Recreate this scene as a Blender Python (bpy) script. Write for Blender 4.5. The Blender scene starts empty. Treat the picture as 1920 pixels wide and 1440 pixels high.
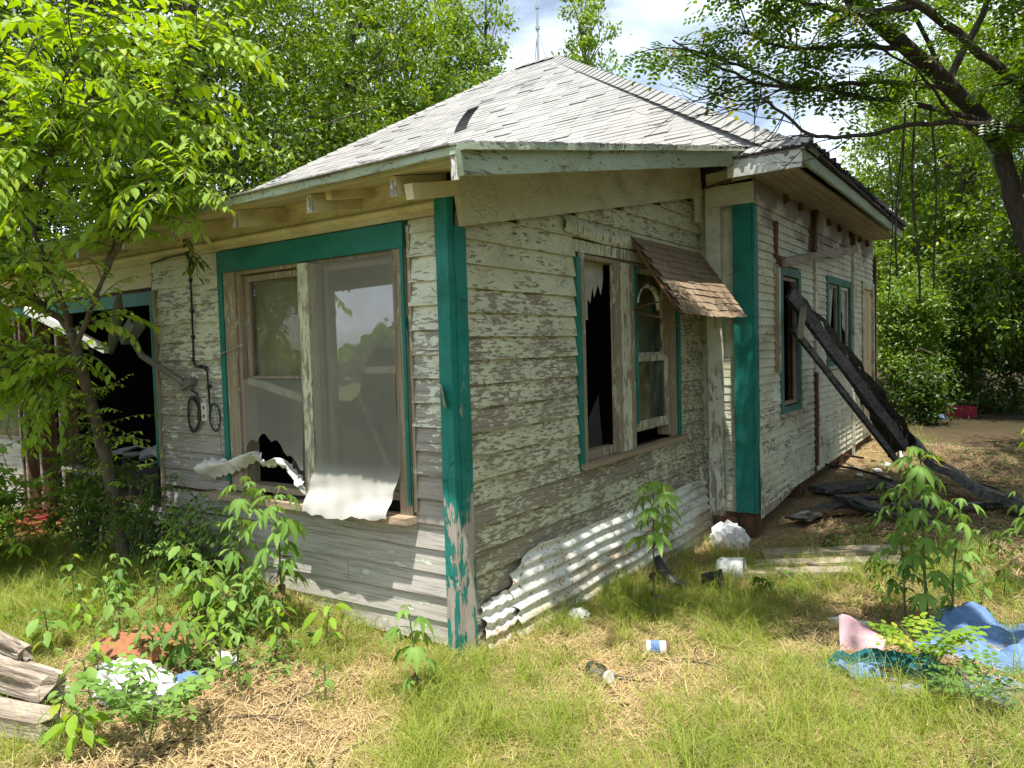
import bpy, math, random
import numpy as np
from mathutils import Vector, Matrix, Euler

random.seed(7)
rng = np.random.default_rng(11)
S = bpy.context.scene
C = S.collection
R = math.radians

# ------------------------------------------------------------------ camera
cam_data = bpy.data.cameras.new('camera')
cam = bpy.data.objects.new('camera', cam_data)
C.objects.link(cam)
cam_data.sensor_width = 36.0
cam_data.lens = 1380.0 * 36.0 / 1920.0
cam_data.clip_end = 800.0
cam_data.clip_start = 0.05
CAM = Vector((2.4855, -3.0133, 1.65))
cx = Vector((0.81758448, 0.57513279, -0.02789064))
cy = Vector((-0.00432707, 0.05457272, 0.99850042))
cz = Vector((0.5757924, -0.81623777, 0.04710645))
cam.matrix_world = Matrix(((cx.x, cy.x, cz.x, CAM.x), (cx.y, cy.y, cz.y, CAM.y), (cx.z, cy.z, cz.z, CAM.z), (0, 0, 0, 1)))
S.camera = cam

# ------------------------------------------------------------------ sky, sun, exposure
SUN = Vector((0.19, -0.256, 1.0)).normalized()
sun_elev = math.asin(SUN.z)
sun_azim = math.atan2(SUN.x, SUN.y)          # clockwise from +Y
world = bpy.data.worlds.new('World')
S.world = world
world.use_nodes = True
wn, wl = world.node_tree.nodes, world.node_tree.links
wn.clear()
w_out = wn.new('ShaderNodeOutputWorld')
w_bg = wn.new('ShaderNodeBackground')
w_sky = wn.new('ShaderNodeTexSky')
w_sky.sky_type = 'NISHITA'
w_sky.sun_disc = False
w_sky.sun_elevation = sun_elev
w_sky.sun_rotation = sun_azim
w_sky.air_density = 1.0
w_sky.dust_density = 0.6
w_tc = wn.new('ShaderNodeTexCoord')
w_map = wn.new('ShaderNodeMapping')
w_map.inputs['Scale'].default_value = (1.0, 1.6, 3.2)
w_map.inputs['Rotation'].default_value = (0.2, 0.1, 0.6)
w_no = wn.new('ShaderNodeTexNoise')
w_no.inputs['Scale'].default_value = 1.7
w_no.inputs['Detail'].default_value = 9
w_no.inputs['Roughness'].default_value = 0.55
w_no.inputs['Distortion'].default_value = 0.5
w_rp = wn.new('ShaderNodeValToRGB')
w_rp.color_ramp.elements[0].position = 0.37
w_rp.color_ramp.elements[0].color = (0.16, 0.16, 0.16, 1)
w_rp.color_ramp.elements[1].position = 0.58
w_rp.color_ramp.elements[1].color = (0.92, 0.92, 0.92, 1)
w_mx = wn.new('ShaderNodeMix')
w_mx.data_type = 'RGBA'
w_mx.inputs['B'].default_value = (12.0, 13.4, 15.2, 1)
wl.new(w_tc.outputs['Generated'], w_map.inputs['Vector'])
wl.new(w_map.outputs['Vector'], w_no.inputs['Vector'])
wl.new(w_no.outputs['Fac'], w_rp.inputs['Fac'])
wl.new(w_rp.outputs['Color'], w_mx.inputs['Factor'])
wl.new(w_sky.outputs['Color'], w_mx.inputs['A'])
wl.new(w_mx.outputs['Result'], w_bg.inputs['Color'])
w_bg.inputs['Strength'].default_value = 0.078
wl.new(w_bg.outputs['Background'], w_out.inputs['Surface'])

sd = bpy.data.lights.new('sun', 'SUN')
sd.energy = 5.0
sd.angle = R(0.53)
sd.color = (1.0, 0.955, 0.88)
sun = bpy.data.objects.new('sun', sd)
C.objects.link(sun)
sun.rotation_euler = SUN.to_track_quat('Z', 'Y').to_euler()

S.view_settings.view_transform = 'Standard'
S.view_settings.look = 'None'
S.view_settings.gamma = 1.0
S.view_settings.use_curve_mapping = False
S.view_settings.exposure = 0.92
S.cycles.max_bounces = 8
S.cycles.transparent_max_bounces = 12
S.cycles.diffuse_bounces = 5
S.cycles.transmission_bounces = 5

# ------------------------------------------------------------------ materials
MATS = {}


class NT:
    def __init__(s, name):
        m = bpy.data.materials.new(name)
        m.use_nodes = True
        s.m, s.n, s.l = m, m.node_tree.nodes, m.node_tree.links
        s.n.clear()
        s.out = s.n.new('ShaderNodeOutputMaterial')
        s.pos = s.n.new('ShaderNodeNewGeometry').outputs['Position']
        MATS[name] = m

    def link(s, a, b):
        s.l.new(a, b)

    def val(s, sock, v):
        if isinstance(v, bpy.types.NodeSocket):
            s.l.new(v, sock)
        elif isinstance(v, (tuple, list)) and len(v) == 3 and sock.type == 'RGBA':
            sock.default_value = (*v, 1)
        else:
            sock.default_value = v

    def mapping(s, scale, src=None, rot=(0, 0, 0), loc=(0, 0, 0)):
        k = s.n.new('ShaderNodeMapping')
        k.inputs['Scale'].default_value = scale
        k.inputs['Rotation'].default_value = rot
        k.inputs['Location'].default_value = loc
        s.l.new(src or s.pos, k.inputs['Vector'])
        return k.outputs['Vector']

    def noise(s, vec, scale=1.0, detail=5, rough=0.55, dist=0.0):
        k = s.n.new('ShaderNodeTexNoise')
        s.l.new(vec, k.inputs['Vector'])
        k.inputs['Scale'].default_value = scale
        k.inputs['Detail'].default_value = detail
        k.inputs['Roughness'].default_value = rough
        k.inputs['Distortion'].default_value = dist
        return k.outputs['Fac']

    def voro(s, vec, scale=1.0, feature='F1', out='Distance'):
        k = s.n.new('ShaderNodeTexVoronoi')
        k.feature = feature
        s.l.new(vec, k.inputs['Vector'])
        k.inputs['Scale'].default_value = scale
        return k.outputs[out]

    def math(s, op, a, b=0.0, clamp=False):
        k = s.n.new('ShaderNodeMath')
        k.operation = op
        k.use_clamp = clamp
        s.val(k.inputs[0], a)
        s.val(k.inputs[1], b)
        return k.outputs[0]

    def step(s, v, lo, hi):
        k = s.n.new('ShaderNodeMapRange')
        k.interpolation_type = 'SMOOTHSTEP'
        s.val(k.inputs['Value'], v)
        s.val(k.inputs['From Min'], lo)
        s.val(k.inputs['From Max'], hi)
        return k.outputs['Result']

    def lin(s, v, lo, hi, a, b):
        k = s.n.new('ShaderNodeMapRange')
        s.val(k.inputs['Value'], v)
        k.inputs['From Min'].default_value = lo
        k.inputs['From Max'].default_value = hi
        k.inputs['To Min'].default_value = a
        k.inputs['To Max'].default_value = b
        return k.outputs['Result']

    def mix(s, f, a, b):
        k = s.n.new('ShaderNodeMix')
        k.data_type = 'RGBA'
        s.val(k.inputs['Factor'], f)
        s.val(k.inputs['A'], a)
        s.val(k.inputs['B'], b)
        return k.outputs['Result']

    def ramp(s, v, stops):
        k = s.n.new('ShaderNodeValToRGB')
        e = k.color_ramp.elements
        while len(e) < len(stops):
            e.new(0.5)
        for i, (p, c) in enumerate(stops):
            e[i].position = p
            e[i].color = (*c, 1)
        s.l.new(v, k.inputs['Fac'])
        return k.outputs['Color']

    def sep(s, vec):
        k = s.n.new('ShaderNodeSeparateXYZ')
        s.l.new(vec, k.inputs[0])
        return k.outputs

    def rnd(s):
        return s.n.new('ShaderNodeObjectInfo').outputs['Random']

    def attr(s, name):
        k = s.n.new('ShaderNodeAttribute')
        k.attribute_name = name
        return k.outputs['Fac']

    def bump(s, h, strength=0.4, dist=0.01, normal=None):
        k = s.n.new('ShaderNodeBump')
        k.inputs['Strength'].default_value = strength
        k.inputs['Distance'].default_value = dist
        s.l.new(h, k.inputs['Height'])
        if normal is not None:
            s.l.new(normal, k.inputs['Normal'])
        return k.outputs['Normal']

    def pbr(s, color, rough=0.8, normal=None, metal=0.0, spec=0.3, trans=0.0, alpha=None):
        k = s.n.new('ShaderNodeBsdfPrincipled')
        s.val(k.inputs['Base Color'], color)
        s.val(k.inputs['Roughness'], rough)
        s.val(k.inputs['Metallic'], metal)
        k.inputs['Specular IOR Level'].default_value = spec
        k.inputs['Transmission Weight'].default_value = trans
        if alpha is not None:
            s.val(k.inputs['Alpha'], alpha)
        if normal is not None:
            s.l.new(normal, k.inputs['Normal'])
        s.l.new(k.outputs[0], s.out.inputs['Surface'])
        return s.m


def wood_color(t, grain, base=(0.30, 0.27, 0.235), dark=(0.10, 0.085, 0.07)):
    """grey weathered wood; grain = scale vector, small along the boards"""
    g = t.noise(t.mapping(grain), 1.0, 6, 0.65, 0.6)
    g2 = t.noise(t.mapping((2.1, 2.1, 2.1)), 1.0, 3)
    c = t.ramp(g, [(0.30, dark), (0.40, tuple(x * 0.60 for x in base)), (0.52, tuple(x * 0.9 for x in base)), (0.66, base), (0.85, tuple(min(1, x * 1.25) for x in base))])
    c = t.mix(t.math('MULTIPLY', g2, 0.35), c, (0.22, 0.17, 0.115))
    return c, g


def peel_mat(name, paint, axis='x', amount=None, base=(0.30, 0.27, 0.235), chip=1.0, dark=(0.10, 0.085, 0.07), soot=None, rough=0.62):
    """flaking paint over weathered wood. amount: [(z, threshold)] pairs, higher = more bare wood"""
    t = NT(name)
    along = {'x': 0, 'y': 1, 'z': 2}[axis]
    sg = [95.0, 95.0, 95.0]; sg[along] = 3.0
    sc = [36.0 / chip, 36.0 / chip, 36.0 / chip]; sc[along] = 8.5 / chip
    wc, g = wood_color(t, sg, base, dark)
    n1 = t.noise(t.mapping(sc), 1.0, 9, 0.68, 0.3)
    n2 = t.noise(t.mapping((2.0, 2.0, 3.4), loc=(3, 1, 5)), 1.0, 4, 0.55)
    n3 = t.noise(t.mapping((5.0, 5.0, 7.5), loc=(7, 2, 1)), 1.0, 3, 0.5)
    z = t.sep(t.pos)[2]
    (z0, a0), (z1, a1) = amount
    thr = t.lin(z, z0, z1, a0, a1)
    h = t.math('ADD', t.math('MULTIPLY', n1, 0.66), t.math('ADD', t.math('MULTIPLY', n2, 0.22), t.math('MULTIPLY', n3, 0.12)))
    h = t.math('ADD', h, t.math('MULTIPLY', t.math('SUBTRACT', t.rnd(), 0.5), 0.05))
    h = t.math('ADD', h, t.math('MULTIPLY', t.math('SUBTRACT', g, 0.5), 0.10))
    m = t.step(t.math('SUBTRACT', h, thr), 0.0, 0.008)              # 1 = paint
    crack = t.step(t.voro(t.mapping((sc[0] * 1.3, sc[1] * 1.3, sc[2] * 1.3)), 1.0, 'DISTANCE_TO_EDGE'), 0.0, 0.05)
    dirt = t.noise(t.mapping((3, 3, 5), loc=(1, 9, 4)), 1.0, 6, 0.7)
    fine = t.noise(t.mapping((60, 60, 60)), 1.0, 4, 0.7)
    pc = t.mix(t.step(dirt, 0.42, 0.72), paint, tuple(x * y for x, y in zip(paint, (0.66, 0.62, 0.52))))
    pc = t.mix(t.math('MULTIPLY', t.step(fine, 0.50, 0.75), 0.22), pc, tuple(x * 0.62 for x in paint))
    pc = t.mix(t.math('MULTIPLY', t.step(n3, 0.42, 0.68), 0.35), pc, tuple(min(.8, x * 1.12 + 0.03) for x in paint))
    pc = t.mix(t.math('MULTIPLY', t.rnd(), 0.16), pc, tuple(x * 0.72 for x in paint))
    pc = t.mix(t.math('MULTIPLY', t.math('SUBTRACT', 1.0, crack), t.step(n2, 0.45, 0.6)), pc, tuple(x * 0.55 for x in paint))
    col = t.mix(m, wc, pc)
    if soot:                                   # smoke stains and scorched boards under the eave
        so = t.step(t.math('ADD', t.math('MULTIPLY', n2, 1.0), t.lin(z, soot[0], soot[1], -0.35, 0.22)), 0.50, 0.68)
        col = t.mix(t.math('MULTIPLY', so, 0.80), col, t.mix(n3, (0.05, 0.035, 0.03), (0.20, 0.11, 0.07)))
    hh = t.math('ADD', t.math('MULTIPLY', m, 1.0), t.math('MULTIPLY', g, 0.55))
    nb = t.bump(hh, 0.75, 0.003)
    return t.pbr(col, t.math('SUBTRACT', 0.88, t.math('MULTIPLY', m, 0.88 - rough)), nb, spec=0.28)


# painted siding: long wall with the picture window, side wall, far wall
PAINT = (0.60, 0.63, 0.46)
peel_mat('siding_long', (0.66, 0.68, 0.55), 'x', [(0.6, 0.605), (2.3, 0.430)], base=(0.38, 0.355, 0.32), chip=0.8)
peel_mat('siding_low', (0.56, 0.60, 0.49), 'x', [(0.0, 0.605), (0.9, 0.56)], base=(0.52, 0.49, 0.45), chip=1.5, dark=(0.13, 0.115, 0.10))
peel_mat('siding_side', (0.57, 0.575, 0.41), 'y', [(0.3, 0.515), (2.2, 0.450)], base=(0.32, 0.285, 0.22), chip=0.62)
peel_mat('siding_far', (0.58, 0.58, 0.45), 'y', [(0.2, 0.45), (2.6, 0.40)], base=(0.28, 0.25, 0.20), chip=0.7, soot=(2.2, 3.0))
peel_mat('siding_entry', (0.56, 0.57, 0.43), 'x', [(0.2, 0.44), (2.6, 0.40)], base=(0.26, 0.23, 0.18), chip=0.7)
peel_mat('teal_post', (0.012, 0.185, 0.155), 'z', [(0.55, 0.520), (1.55, 0.36)], base=(0.44, 0.395, 0.35), chip=2.6, rough=0.6)
peel_mat('teal_post_sound', (0.010, 0.175, 0.145), 'z', [(0.1, 0.37), (0.5, 0.32)], base=(0.42, 0.375, 0.33), chip=1.2, rough=0.55)
peel_mat('teal_trim', (0.010, 0.16, 0.125), 'z', [(0.6, 0.42), (1.5, 0.33)], base=(0.33, 0.28, 0.22), chip=1.4, rough=0.5)
peel_mat('teal_dull', (0.05, 0.16, 0.13), 'z', [(0.6, 0.42), (1.5, 0.36)], base=(0.33, 0.28, 0.22), chip=1.2, rough=0.6)
peel_mat('casing_wood', (0.50, 0.48, 0.36), 'z', [(0.5, 0.60), (2.3, 0.54)], base=(0.33, 0.27, 0.19), chip=0.9)
peel_mat('casing_pale', (0.56, 0.57, 0.42), 'z', [(0.5, 0.50), (2.3, 0.45)], base=(0.33, 0.29, 0.22), chip=0.9)
peel_mat('cream_bounce_trim', (0.62, 0.56, 0.34), 'x', [(2.0, 0.38), (2.6, 0.34)], base=(0.36, 0.25, 0.14), chip=1.0)  # eave trim, warm light bounced off the ground put into its yellow
peel_mat('beam_paint', (0.50, 0.49, 0.35), 'y', [(2.0, 0.36), (2.6, 0.36)], base=(0.30, 0.26, 0.19), chip=1.2)
peel_mat('fascia_paint', (0.36, 0.42, 0.31), 'y', [(2.3, 0.43), (3.4, 0.40)], base=(0.17, 0.18, 0.125), chip=0.7)
peel_mat('white_fascia', (0.66, 0.68, 0.66), 'x', [(2.3, 0.44), (3.4, 0.44)], base=(0.30, 0.28, 0.25), chip=1.0)
peel_mat('white_board', (0.64, 0.64, 0.54), 'z', [(0.0, 0.52), (2.4, 0.42)], base=(0.36, 0.32, 0.26), chip=1.3)
peel_mat('bare_sill', (0.55, 0.55, 0.42), 'x', [(0.5, 0.62), (2.3, 0.62)], base=(0.40, 0.30, 0.20), chip=1.3)
peel_mat('white_end', (0.72, 0.74, 0.72), 'z', [(2.0, 0.50), (2.8, 0.48)], base=(0.36, 0.33, 0.28), chip=0.5)


def simple(name, col, rough=0.8, var=0.35, scale=(8, 8, 8), bump=0.3, dist=0.004, metal=0.0, spec=0.3, col2=None):
    t = NT(name)
    n = t.noise(t.mapping(scale), 1.0, 6, 0.62, 0.3)
    n2 = t.noise(t.mapping((1.7, 1.7, 1.7)), 1.0, 3)
    f = t.step(t.math('ADD', t.math('MULTIPLY', n, 0.7), t.math('MULTIPLY', n2, 0.3)), 0.35, 0.65)
    c = t.mix(f, col, col2 if col2 else tuple(x * (1 - var) for x in col))
    c = t.mix(t.math('MULTIPLY', t.rnd(), var * 0.6), c, tuple(x * 0.55 for x in col))
    return t.pbr(c, rough, t.bump(n, bump, dist), metal, spec)


simple('raw_wood', (0.40, 0.36, 0.31), 0.85, 0.5, (4, 40, 40), 0.6, 0.004, col2=(0.17, 0.145, 0.12))
simple('lumber', (0.30, 0.20, 0.12), 0.85, 0.5, (30, 30, 3), 0.5, 0.003, col2=(0.13, 0.08, 0.045))
simple('stud_red', (0.20, 0.10, 0.055), 0.8, 0.4, (30, 30, 3), 0.4, 0.003, col2=(0.10, 0.05, 0.03))
simple('lumber_grey', (0.33, 0.29, 0.24), 0.85, 0.5, (30, 3, 30), 0.5, 0.003, col2=(0.18, 0.15, 0.12))
simple('soffit', (0.40, 0.35, 0.25), 0.8, 0.3, (40, 3, 40), 0.4, 0.003, col2=(0.27, 0.22, 0.16))
simple('soffit_cream', (0.52, 0.46, 0.28), 0.8, 0.25, (3, 30, 30), 0.3, 0.002)
simple('rotten', (0.15, 0.080, 0.045), 0.9, 0.5, (20, 20, 8), 0.8, 0.01, col2=(0.055, 0.032, 0.02))
simple('char', (0.020, 0.019, 0.018), 0.6, 0.5, (26, 9, 26), 1.0, 0.012, spec=0.4, col2=(0.13, 0.125, 0.12))
simple('tar', (0.045, 0.042, 0.042), 0.85, 0.4, (40, 40, 40), 0.7, 0.005)
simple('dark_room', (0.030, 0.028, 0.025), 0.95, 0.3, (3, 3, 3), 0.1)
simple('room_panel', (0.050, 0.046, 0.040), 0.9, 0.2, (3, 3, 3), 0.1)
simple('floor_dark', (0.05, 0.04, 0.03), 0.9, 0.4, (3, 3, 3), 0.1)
simple('black_cable', (0.012, 0.012, 0.013), 0.45, 0.2, (30, 30, 30), 0.1, spec=0.5)
simple('grey_pipe', (0.20, 0.20, 0.18), 0.5, 0.3, (20, 20, 20), 0.2, 0.002, metal=0.3)
simple('grey_metal', (0.24, 0.245, 0.24), 0.5, 0.3, (20, 20, 20), 0.2, 0.002, metal=0.4)
simple('white_metal', (0.70, 0.70, 0.66), 0.5, 0.15, (9, 9, 9), 0.1)
simple('outlet_white', (0.66, 0.65, 0.58), 0.4, 0.12, (30, 30, 30), 0.05)
simple('rust', (0.22, 0.10, 0.05), 0.85, 0.5, (60, 60, 60), 0.6, 0.002, col2=(0.09, 0.045, 0.03))
simple('bark', (0.145, 0.12, 0.085), 0.9, 0.45, (40, 40, 10), 0.9, 0.012, col2=(0.06, 0.05, 0.035))
simple('bark_dark', (0.085, 0.068, 0.052), 0.92, 0.5, (45, 45, 10), 1.0, 0.02, col2=(0.03, 0.025, 0.02))
simple('vine_stem', (0.05, 0.04, 0.03), 0.9, 0.4, (40, 40, 20), 0.5, 0.004)
simple('green_stem', (0.10, 0.14, 0.045), 0.7, 0.3, (40, 40, 20), 0.2)
simple('plastic_white', (0.72, 0.73, 0.74), 0.35, 0.12, (20, 20, 20), 0.2, spec=0.5)
simple('plastic_black', (0.035, 0.035, 0.038), 0.45, 0.3, (20, 20, 20), 0.3)
simple('plastic_red', (0.42, 0.03, 0.07), 0.45, 0.2, (20, 20, 20), 0.1)
simple('plastic_teal', (0.03, 0.30, 0.26), 0.45, 0.2, (20, 20, 20), 0.1)
simple('paper', (0.45, 0.45, 0.44), 0.9, 0.5, (7, 7, 7), 0.1)
simple('paper_teal', (0.06, 0.30, 0.32), 0.8, 0.4, (7, 7, 7), 0.1)
simple('cloth_blue', (0.10, 0.18, 0.36), 0.92, 0.35, (14, 14, 14), 0.5, 0.006, spec=0.1, col2=(0.17, 0.27, 0.46))
simple('cloth_teal', (0.008, 0.10, 0.12), 0.85, 0.4, (60, 60, 60), 0.4, 0.001, spec=0.2)
simple('cloth_pink', (0.60, 0.38, 0.42), 0.92, 0.2, (60, 60, 60), 0.4, 0.001, spec=0.1)
simple('bag_white', (0.56, 0.56, 0.54), 0.55, 0.2, (12, 12, 12), 0.5, 0.006, spec=0.4)
simple('mud', (0.33, 0.14, 0.065), 0.95, 0.35, (30, 30, 30), 0.9, 0.01, col2=(0.22, 0.095, 0.045))
simple('tan_door', (0.56, 0.45, 0.27), 0.7, 0.15, (30, 30, 3), 0.2, 0.002)
simple('mast_metal', (0.42, 0.45, 0.48), 0.4, 0.2, (3, 3, 3), 0.1, metal=0.5)
simple('log_wood', (0.45, 0.38, 0.30), 0.9, 0.5, (5, 5, 60), 1.0, 0.02, col2=(0.20, 0.155, 0.115))
simple('curtain', (0.50, 0.46, 0.27), 0.9, 0.2, (8, 8, 1), 0.2)
simple('kraft', (0.42, 0.40, 0.33), 0.9, 0.3, (8, 8, 8), 0.2)


def shingle_mat(name, c1, c2, c3):
    t = NT(name)
    n = t.noise(t.mapping((1.1, 1.1, 2.0)), 1.0, 5, 0.6)
    f = t.noise(t.mapping((70, 70, 70)), 1.0, 4, 0.8)
    st = t.noise(t.mapping((1.0, 5.0, 5.0), loc=(4, 2, 2)), 1.0, 5, 0.65)
    c = t.mix(t.step(n, 0.40, 0.65), c1, c2)
    c = t.mix(t.math('MULTIPLY', t.step(st, 0.56, 0.74), 0.28), c, c3)
    c = t.mix(t.math('MULTIPLY', t.math('ADD', t.rnd(), t.attr('var')), 0.10), c, c3)
    c = t.mix(t.math('MULTIPLY', t.step(f, 0.42, 0.66), 0.5), c, c3)
    return t.pbr(c, 0.92, t.bump(f, 0.5, 0.004), spec=0.2)


shingle_mat('shingle', (0.31, 0.302, 0.285), (0.27, 0.264, 0.25), (0.115, 0.11, 0.105))
shingle_mat('shingle_wood', (0.30, 0.225, 0.15), (0.22, 0.155, 0.10), (0.09, 0.06, 0.04))


def iron_mat():
    t = NT('corrugated_iron')
    n = t.noise(t.mapping((2.0, 2.0, 9.0)), 1.0, 6, 0.6)
    n2 = t.noise(t.mapping((40, 40, 40)), 1.0, 5, 0.6)
    z = t.sep(t.pos)[2]
    stain = t.math('MULTIPLY', t.step(t.math('ADD', n, t.lin(z, -0.2, 0.5, 0.20, -0.06)), 0.50, 0.66), 0.85)
    c = t.mix(stain, (0.64, 0.65, 0.60), (0.40, 0.34, 0.24))
    c = t.mix(t.step(t.math('ADD', n2, t.math('MULTIPLY', n, 0.18)), 0.655, 0.71), c, (0.26, 0.15, 0.08))
    return t.pbr(c, 0.55, t.bump(n2, 0.15, 0.002), 0.0, 0.35)


iron_mat()


def glass_mat(name, tint=(0.8, 0.83, 0.8), refl=1.0, clear=0.75):
    t = NT(name)
    tr = t.n.new('ShaderNodeBsdfTransparent'); tr.inputs[0].default_value = (*tint, 1)
    gl = t.n.new('ShaderNodeBsdfGlossy'); gl.inputs['Roughness'].default_value = 0.015
    n = t.noise(t.mapping((3, 3, 3)), 1.0, 2)
    t.link(t.bump(n, 0.12, 0.02), gl.inputs['Normal'])
    df = t.n.new('ShaderNodeBsdfDiffuse'); df.inputs['Color'].default_value = (0.30, 0.30, 0.26, 1)
    m0 = t.n.new('ShaderNodeMixShader')
    dirt = t.noise(t.mapping((6, 6, 6)), 1.0, 6, 0.7)
    t.link(t.math('MULTIPLY', t.step(dirt, 0.35, 0.8), 1 - clear), m0.inputs[0])
    t.link(tr.outputs[0], m0.inputs[1]); t.link(df.outputs[0], m0.inputs[2])
    fr = t.n.new('ShaderNodeFresnel'); fr.inputs['IOR'].default_value = 1.5
    m1 = t.n.new('ShaderNodeMixShader')
    t.link(t.math('MULTIPLY', fr.outputs[0], 2.0 * refl, True), m1.inputs[0])
    t.link(m0.outputs[0], m1.inputs[1]); t.link(gl.outputs[0], m1.inputs[2])
    t.link(m1.outputs[0], t.out.inputs['Surface'])


glass_mat('pane_glass', refl=0.6, clear=0.6)
glass_mat('pane_dusty', (0.6, 0.6, 0.5), 0.3, 0.45)
glass_mat('jar_glass', (0.88, 0.92, 0.90), 1.2, 0.85)


def screen_mat():
    t = NT('insect_mesh')
    tr = t.n.new('ShaderNodeBsdfTransparent')
    df = t.n.new('ShaderNodeBsdfDiffuse')
    tl = t.n.new('ShaderNodeBsdfTranslucent')
    n = t.noise(t.mapping((3, 3, 6)), 1.0, 5, 0.6)
    c = t.mix(n, (0.27, 0.26, 0.21), (0.37, 0.36, 0.30))
    c = t.mix(t.lin(t.sep(t.pos)[2], 1.0, 0.85, 0.0, 1.0), c, (0.60, 0.585, 0.54))  # sunlit lower part of the screen painted in as a lighter colour
    t.link(c, df.inputs['Color']); t.link(c, tl.inputs['Color'])
    a = t.n.new('ShaderNodeMixShader'); a.inputs[0].default_value = 0.25
    t.link(df.outputs[0], a.inputs[1]); t.link(tl.outputs[0], a.inputs[2])
    b = t.n.new('ShaderNodeMixShader')
    k = t.noise(t.mapping((2.2, 1, 2.2)), 1.0, 3)
    zz = t.sep(t.pos)[2]
    t.link(t.math('ADD', t.lin(k, 0.3, 0.7, 0.50, 0.64), t.lin(zz, 1.02, 0.84, 0.0, 0.52), True), b.inputs[0])  # opacity rises towards the bottom too, for the same sunlit look
    t.link(tr.outputs[0], b.inputs[1]); t.link(a.outputs[0], b.inputs[2])
    t.link(b.outputs[0], t.out.inputs['Surface'])
    t2 = NT('mesh_rolled')
    n = t2.noise(t2.mapping((12, 12, 30)), 1.0, 6, 0.6)
    t2.pbr(t2.mix(t2.step(n, 0.45, 0.75), (0.60, 0.585, 0.54), (0.46, 0.44, 0.40)), 0.85, t2.bump(n, 0.5, 0.006))


screen_mat()


def bag_clear():
    t = NT('clear_plastic')
    tr = t.n.new('ShaderNodeBsdfTransparent')
    n = t.noise(t.mapping((25, 25, 25)), 1.0, 5)
    p = t.n.new('ShaderNodeBsdfPrincipled')
    p.inputs['Base Color'].default_value = (0.75, 0.77, 0.78, 1)
    p.inputs['Roughness'].default_value = 0.22
    t.link(t.bump(n, 0.6, 0.01), p.inputs['Normal'])
    m = t.n.new('ShaderNodeMixShader')
    m.inputs[0].default_value = 0.62
    t.link(tr.outputs[0], m.inputs[1]); t.link(p.outputs[0], m.inputs[2])
    t.link(m.outputs[0], t.out.inputs['Surface'])


bag_clear()


def leaf_mat(name, c1, c2, c3=None, trans=0.42, gloss=0.45):
    """c1..c2 green range per leaf, c3 a rarer yellow"""
    t = NT(name)
    v = t.math('FRACT', t.math('ADD', t.attr('var'), t.rnd()))
    c = t.mix(v, c1, c2)
    if c3:
        c = t.mix(t.step(v, 0.95, 0.99), c, c3)
    df = t.n.new('ShaderNodeBsdfDiffuse')
    tl = t.n.new('ShaderNodeBsdfTranslucent')
    gl = t.n.new('ShaderNodeBsdfGlossy')
    gl.inputs['Roughness'].default_value = 0.5
    gl.inputs['Color'].default_value = (0.55, 0.62, 0.5, 1)
    t.link(c, df.inputs['Color'])
    h = t.n.new('ShaderNodeHueSaturation')
    h.inputs['Saturation'].default_value = 1.15
    h.inputs['Value'].default_value = 1.5
    h.inputs['Hue'].default_value = 0.485
    t.link(c, h.inputs['Color'])
    t.link(h.outputs[0], tl.inputs['Color'])
    a = t.n.new('ShaderNodeMixShader'); a.inputs[0].default_value = trans
    t.link(df.outputs[0], a.inputs[1]); t.link(tl.outputs[0], a.inputs[2])
    fr = t.n.new('ShaderNodeFresnel'); fr.inputs['IOR'].default_value = 1.42
    b = t.n.new('ShaderNodeMixShader')
    t.link(t.math('MINIMUM', t.math('MULTIPLY', fr.outputs[0], gloss * 1.2, True), 0.22 * gloss * 2), b.inputs[0])
    t.link(a.outputs[0], b.inputs[1]); t.link(gl.outputs[0], b.inputs[2])
    t.link(b.outputs[0], t.out.inputs['Surface'])


leaf_mat('leaf_sapling', (0.17, 0.29, 0.030), (0.30, 0.43, 0.055), (0.42, 0.46, 0.07), 0.50, 0.5)
leaf_mat('leaf_oak', (0.055, 0.11, 0.015), (0.165, 0.25, 0.030), (0.26, 0.31, 0.04), 0.45, 0.22)
leaf_mat('leaf_dark', (0.040, 0.085, 0.012), (0.085, 0.145, 0.020), None, 0.40, 0.22)
leaf_mat('leaf_airy', (0.095, 0.170, 0.025), (0.175, 0.27, 0.040), (0.26, 0.31, 0.05), 0.45, 0.22)
leaf_mat('leaf_locust', (0.055, 0.12, 0.016), (0.115, 0.20, 0.025), (0.32, 0.31, 0.03), 0.48, 0.25)
leaf_mat('leaf_weed', (0.13, 0.245, 0.045), (0.21, 0.34, 0.075), (0.28, 0.32, 0.03), 0.40, 0.45)
leaf_mat('leaf_lime', (0.16, 0.28, 0.025), (0.24, 0.38, 0.04), (0.36, 0.38, 0.05), 0.45, 0.35)
leaf_mat('leaf_shrub', (0.09, 0.18, 0.04), (0.18, 0.29, 0.06), None, 0.40, 0.4)
leaf_mat('leaf_dead', (0.10, 0.06, 0.03), (0.24, 0.15, 0.075), None, 0.2, 0.2)
leaf_mat('grass_green', (0.17, 0.235, 0.032), (0.33, 0.375, 0.065), (0.50, 0.42, 0.18), 0.40, 0.15)
leaf_mat('grass_blue', (0.11, 0.19, 0.03), (0.22, 0.31, 0.045), (0.40, 0.36, 0.12), 0.38, 0.2)
leaf_mat('grass_straw', (0.42, 0.31, 0.15), (0.60, 0.47, 0.26), None, 0.25, 0.1)


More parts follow.
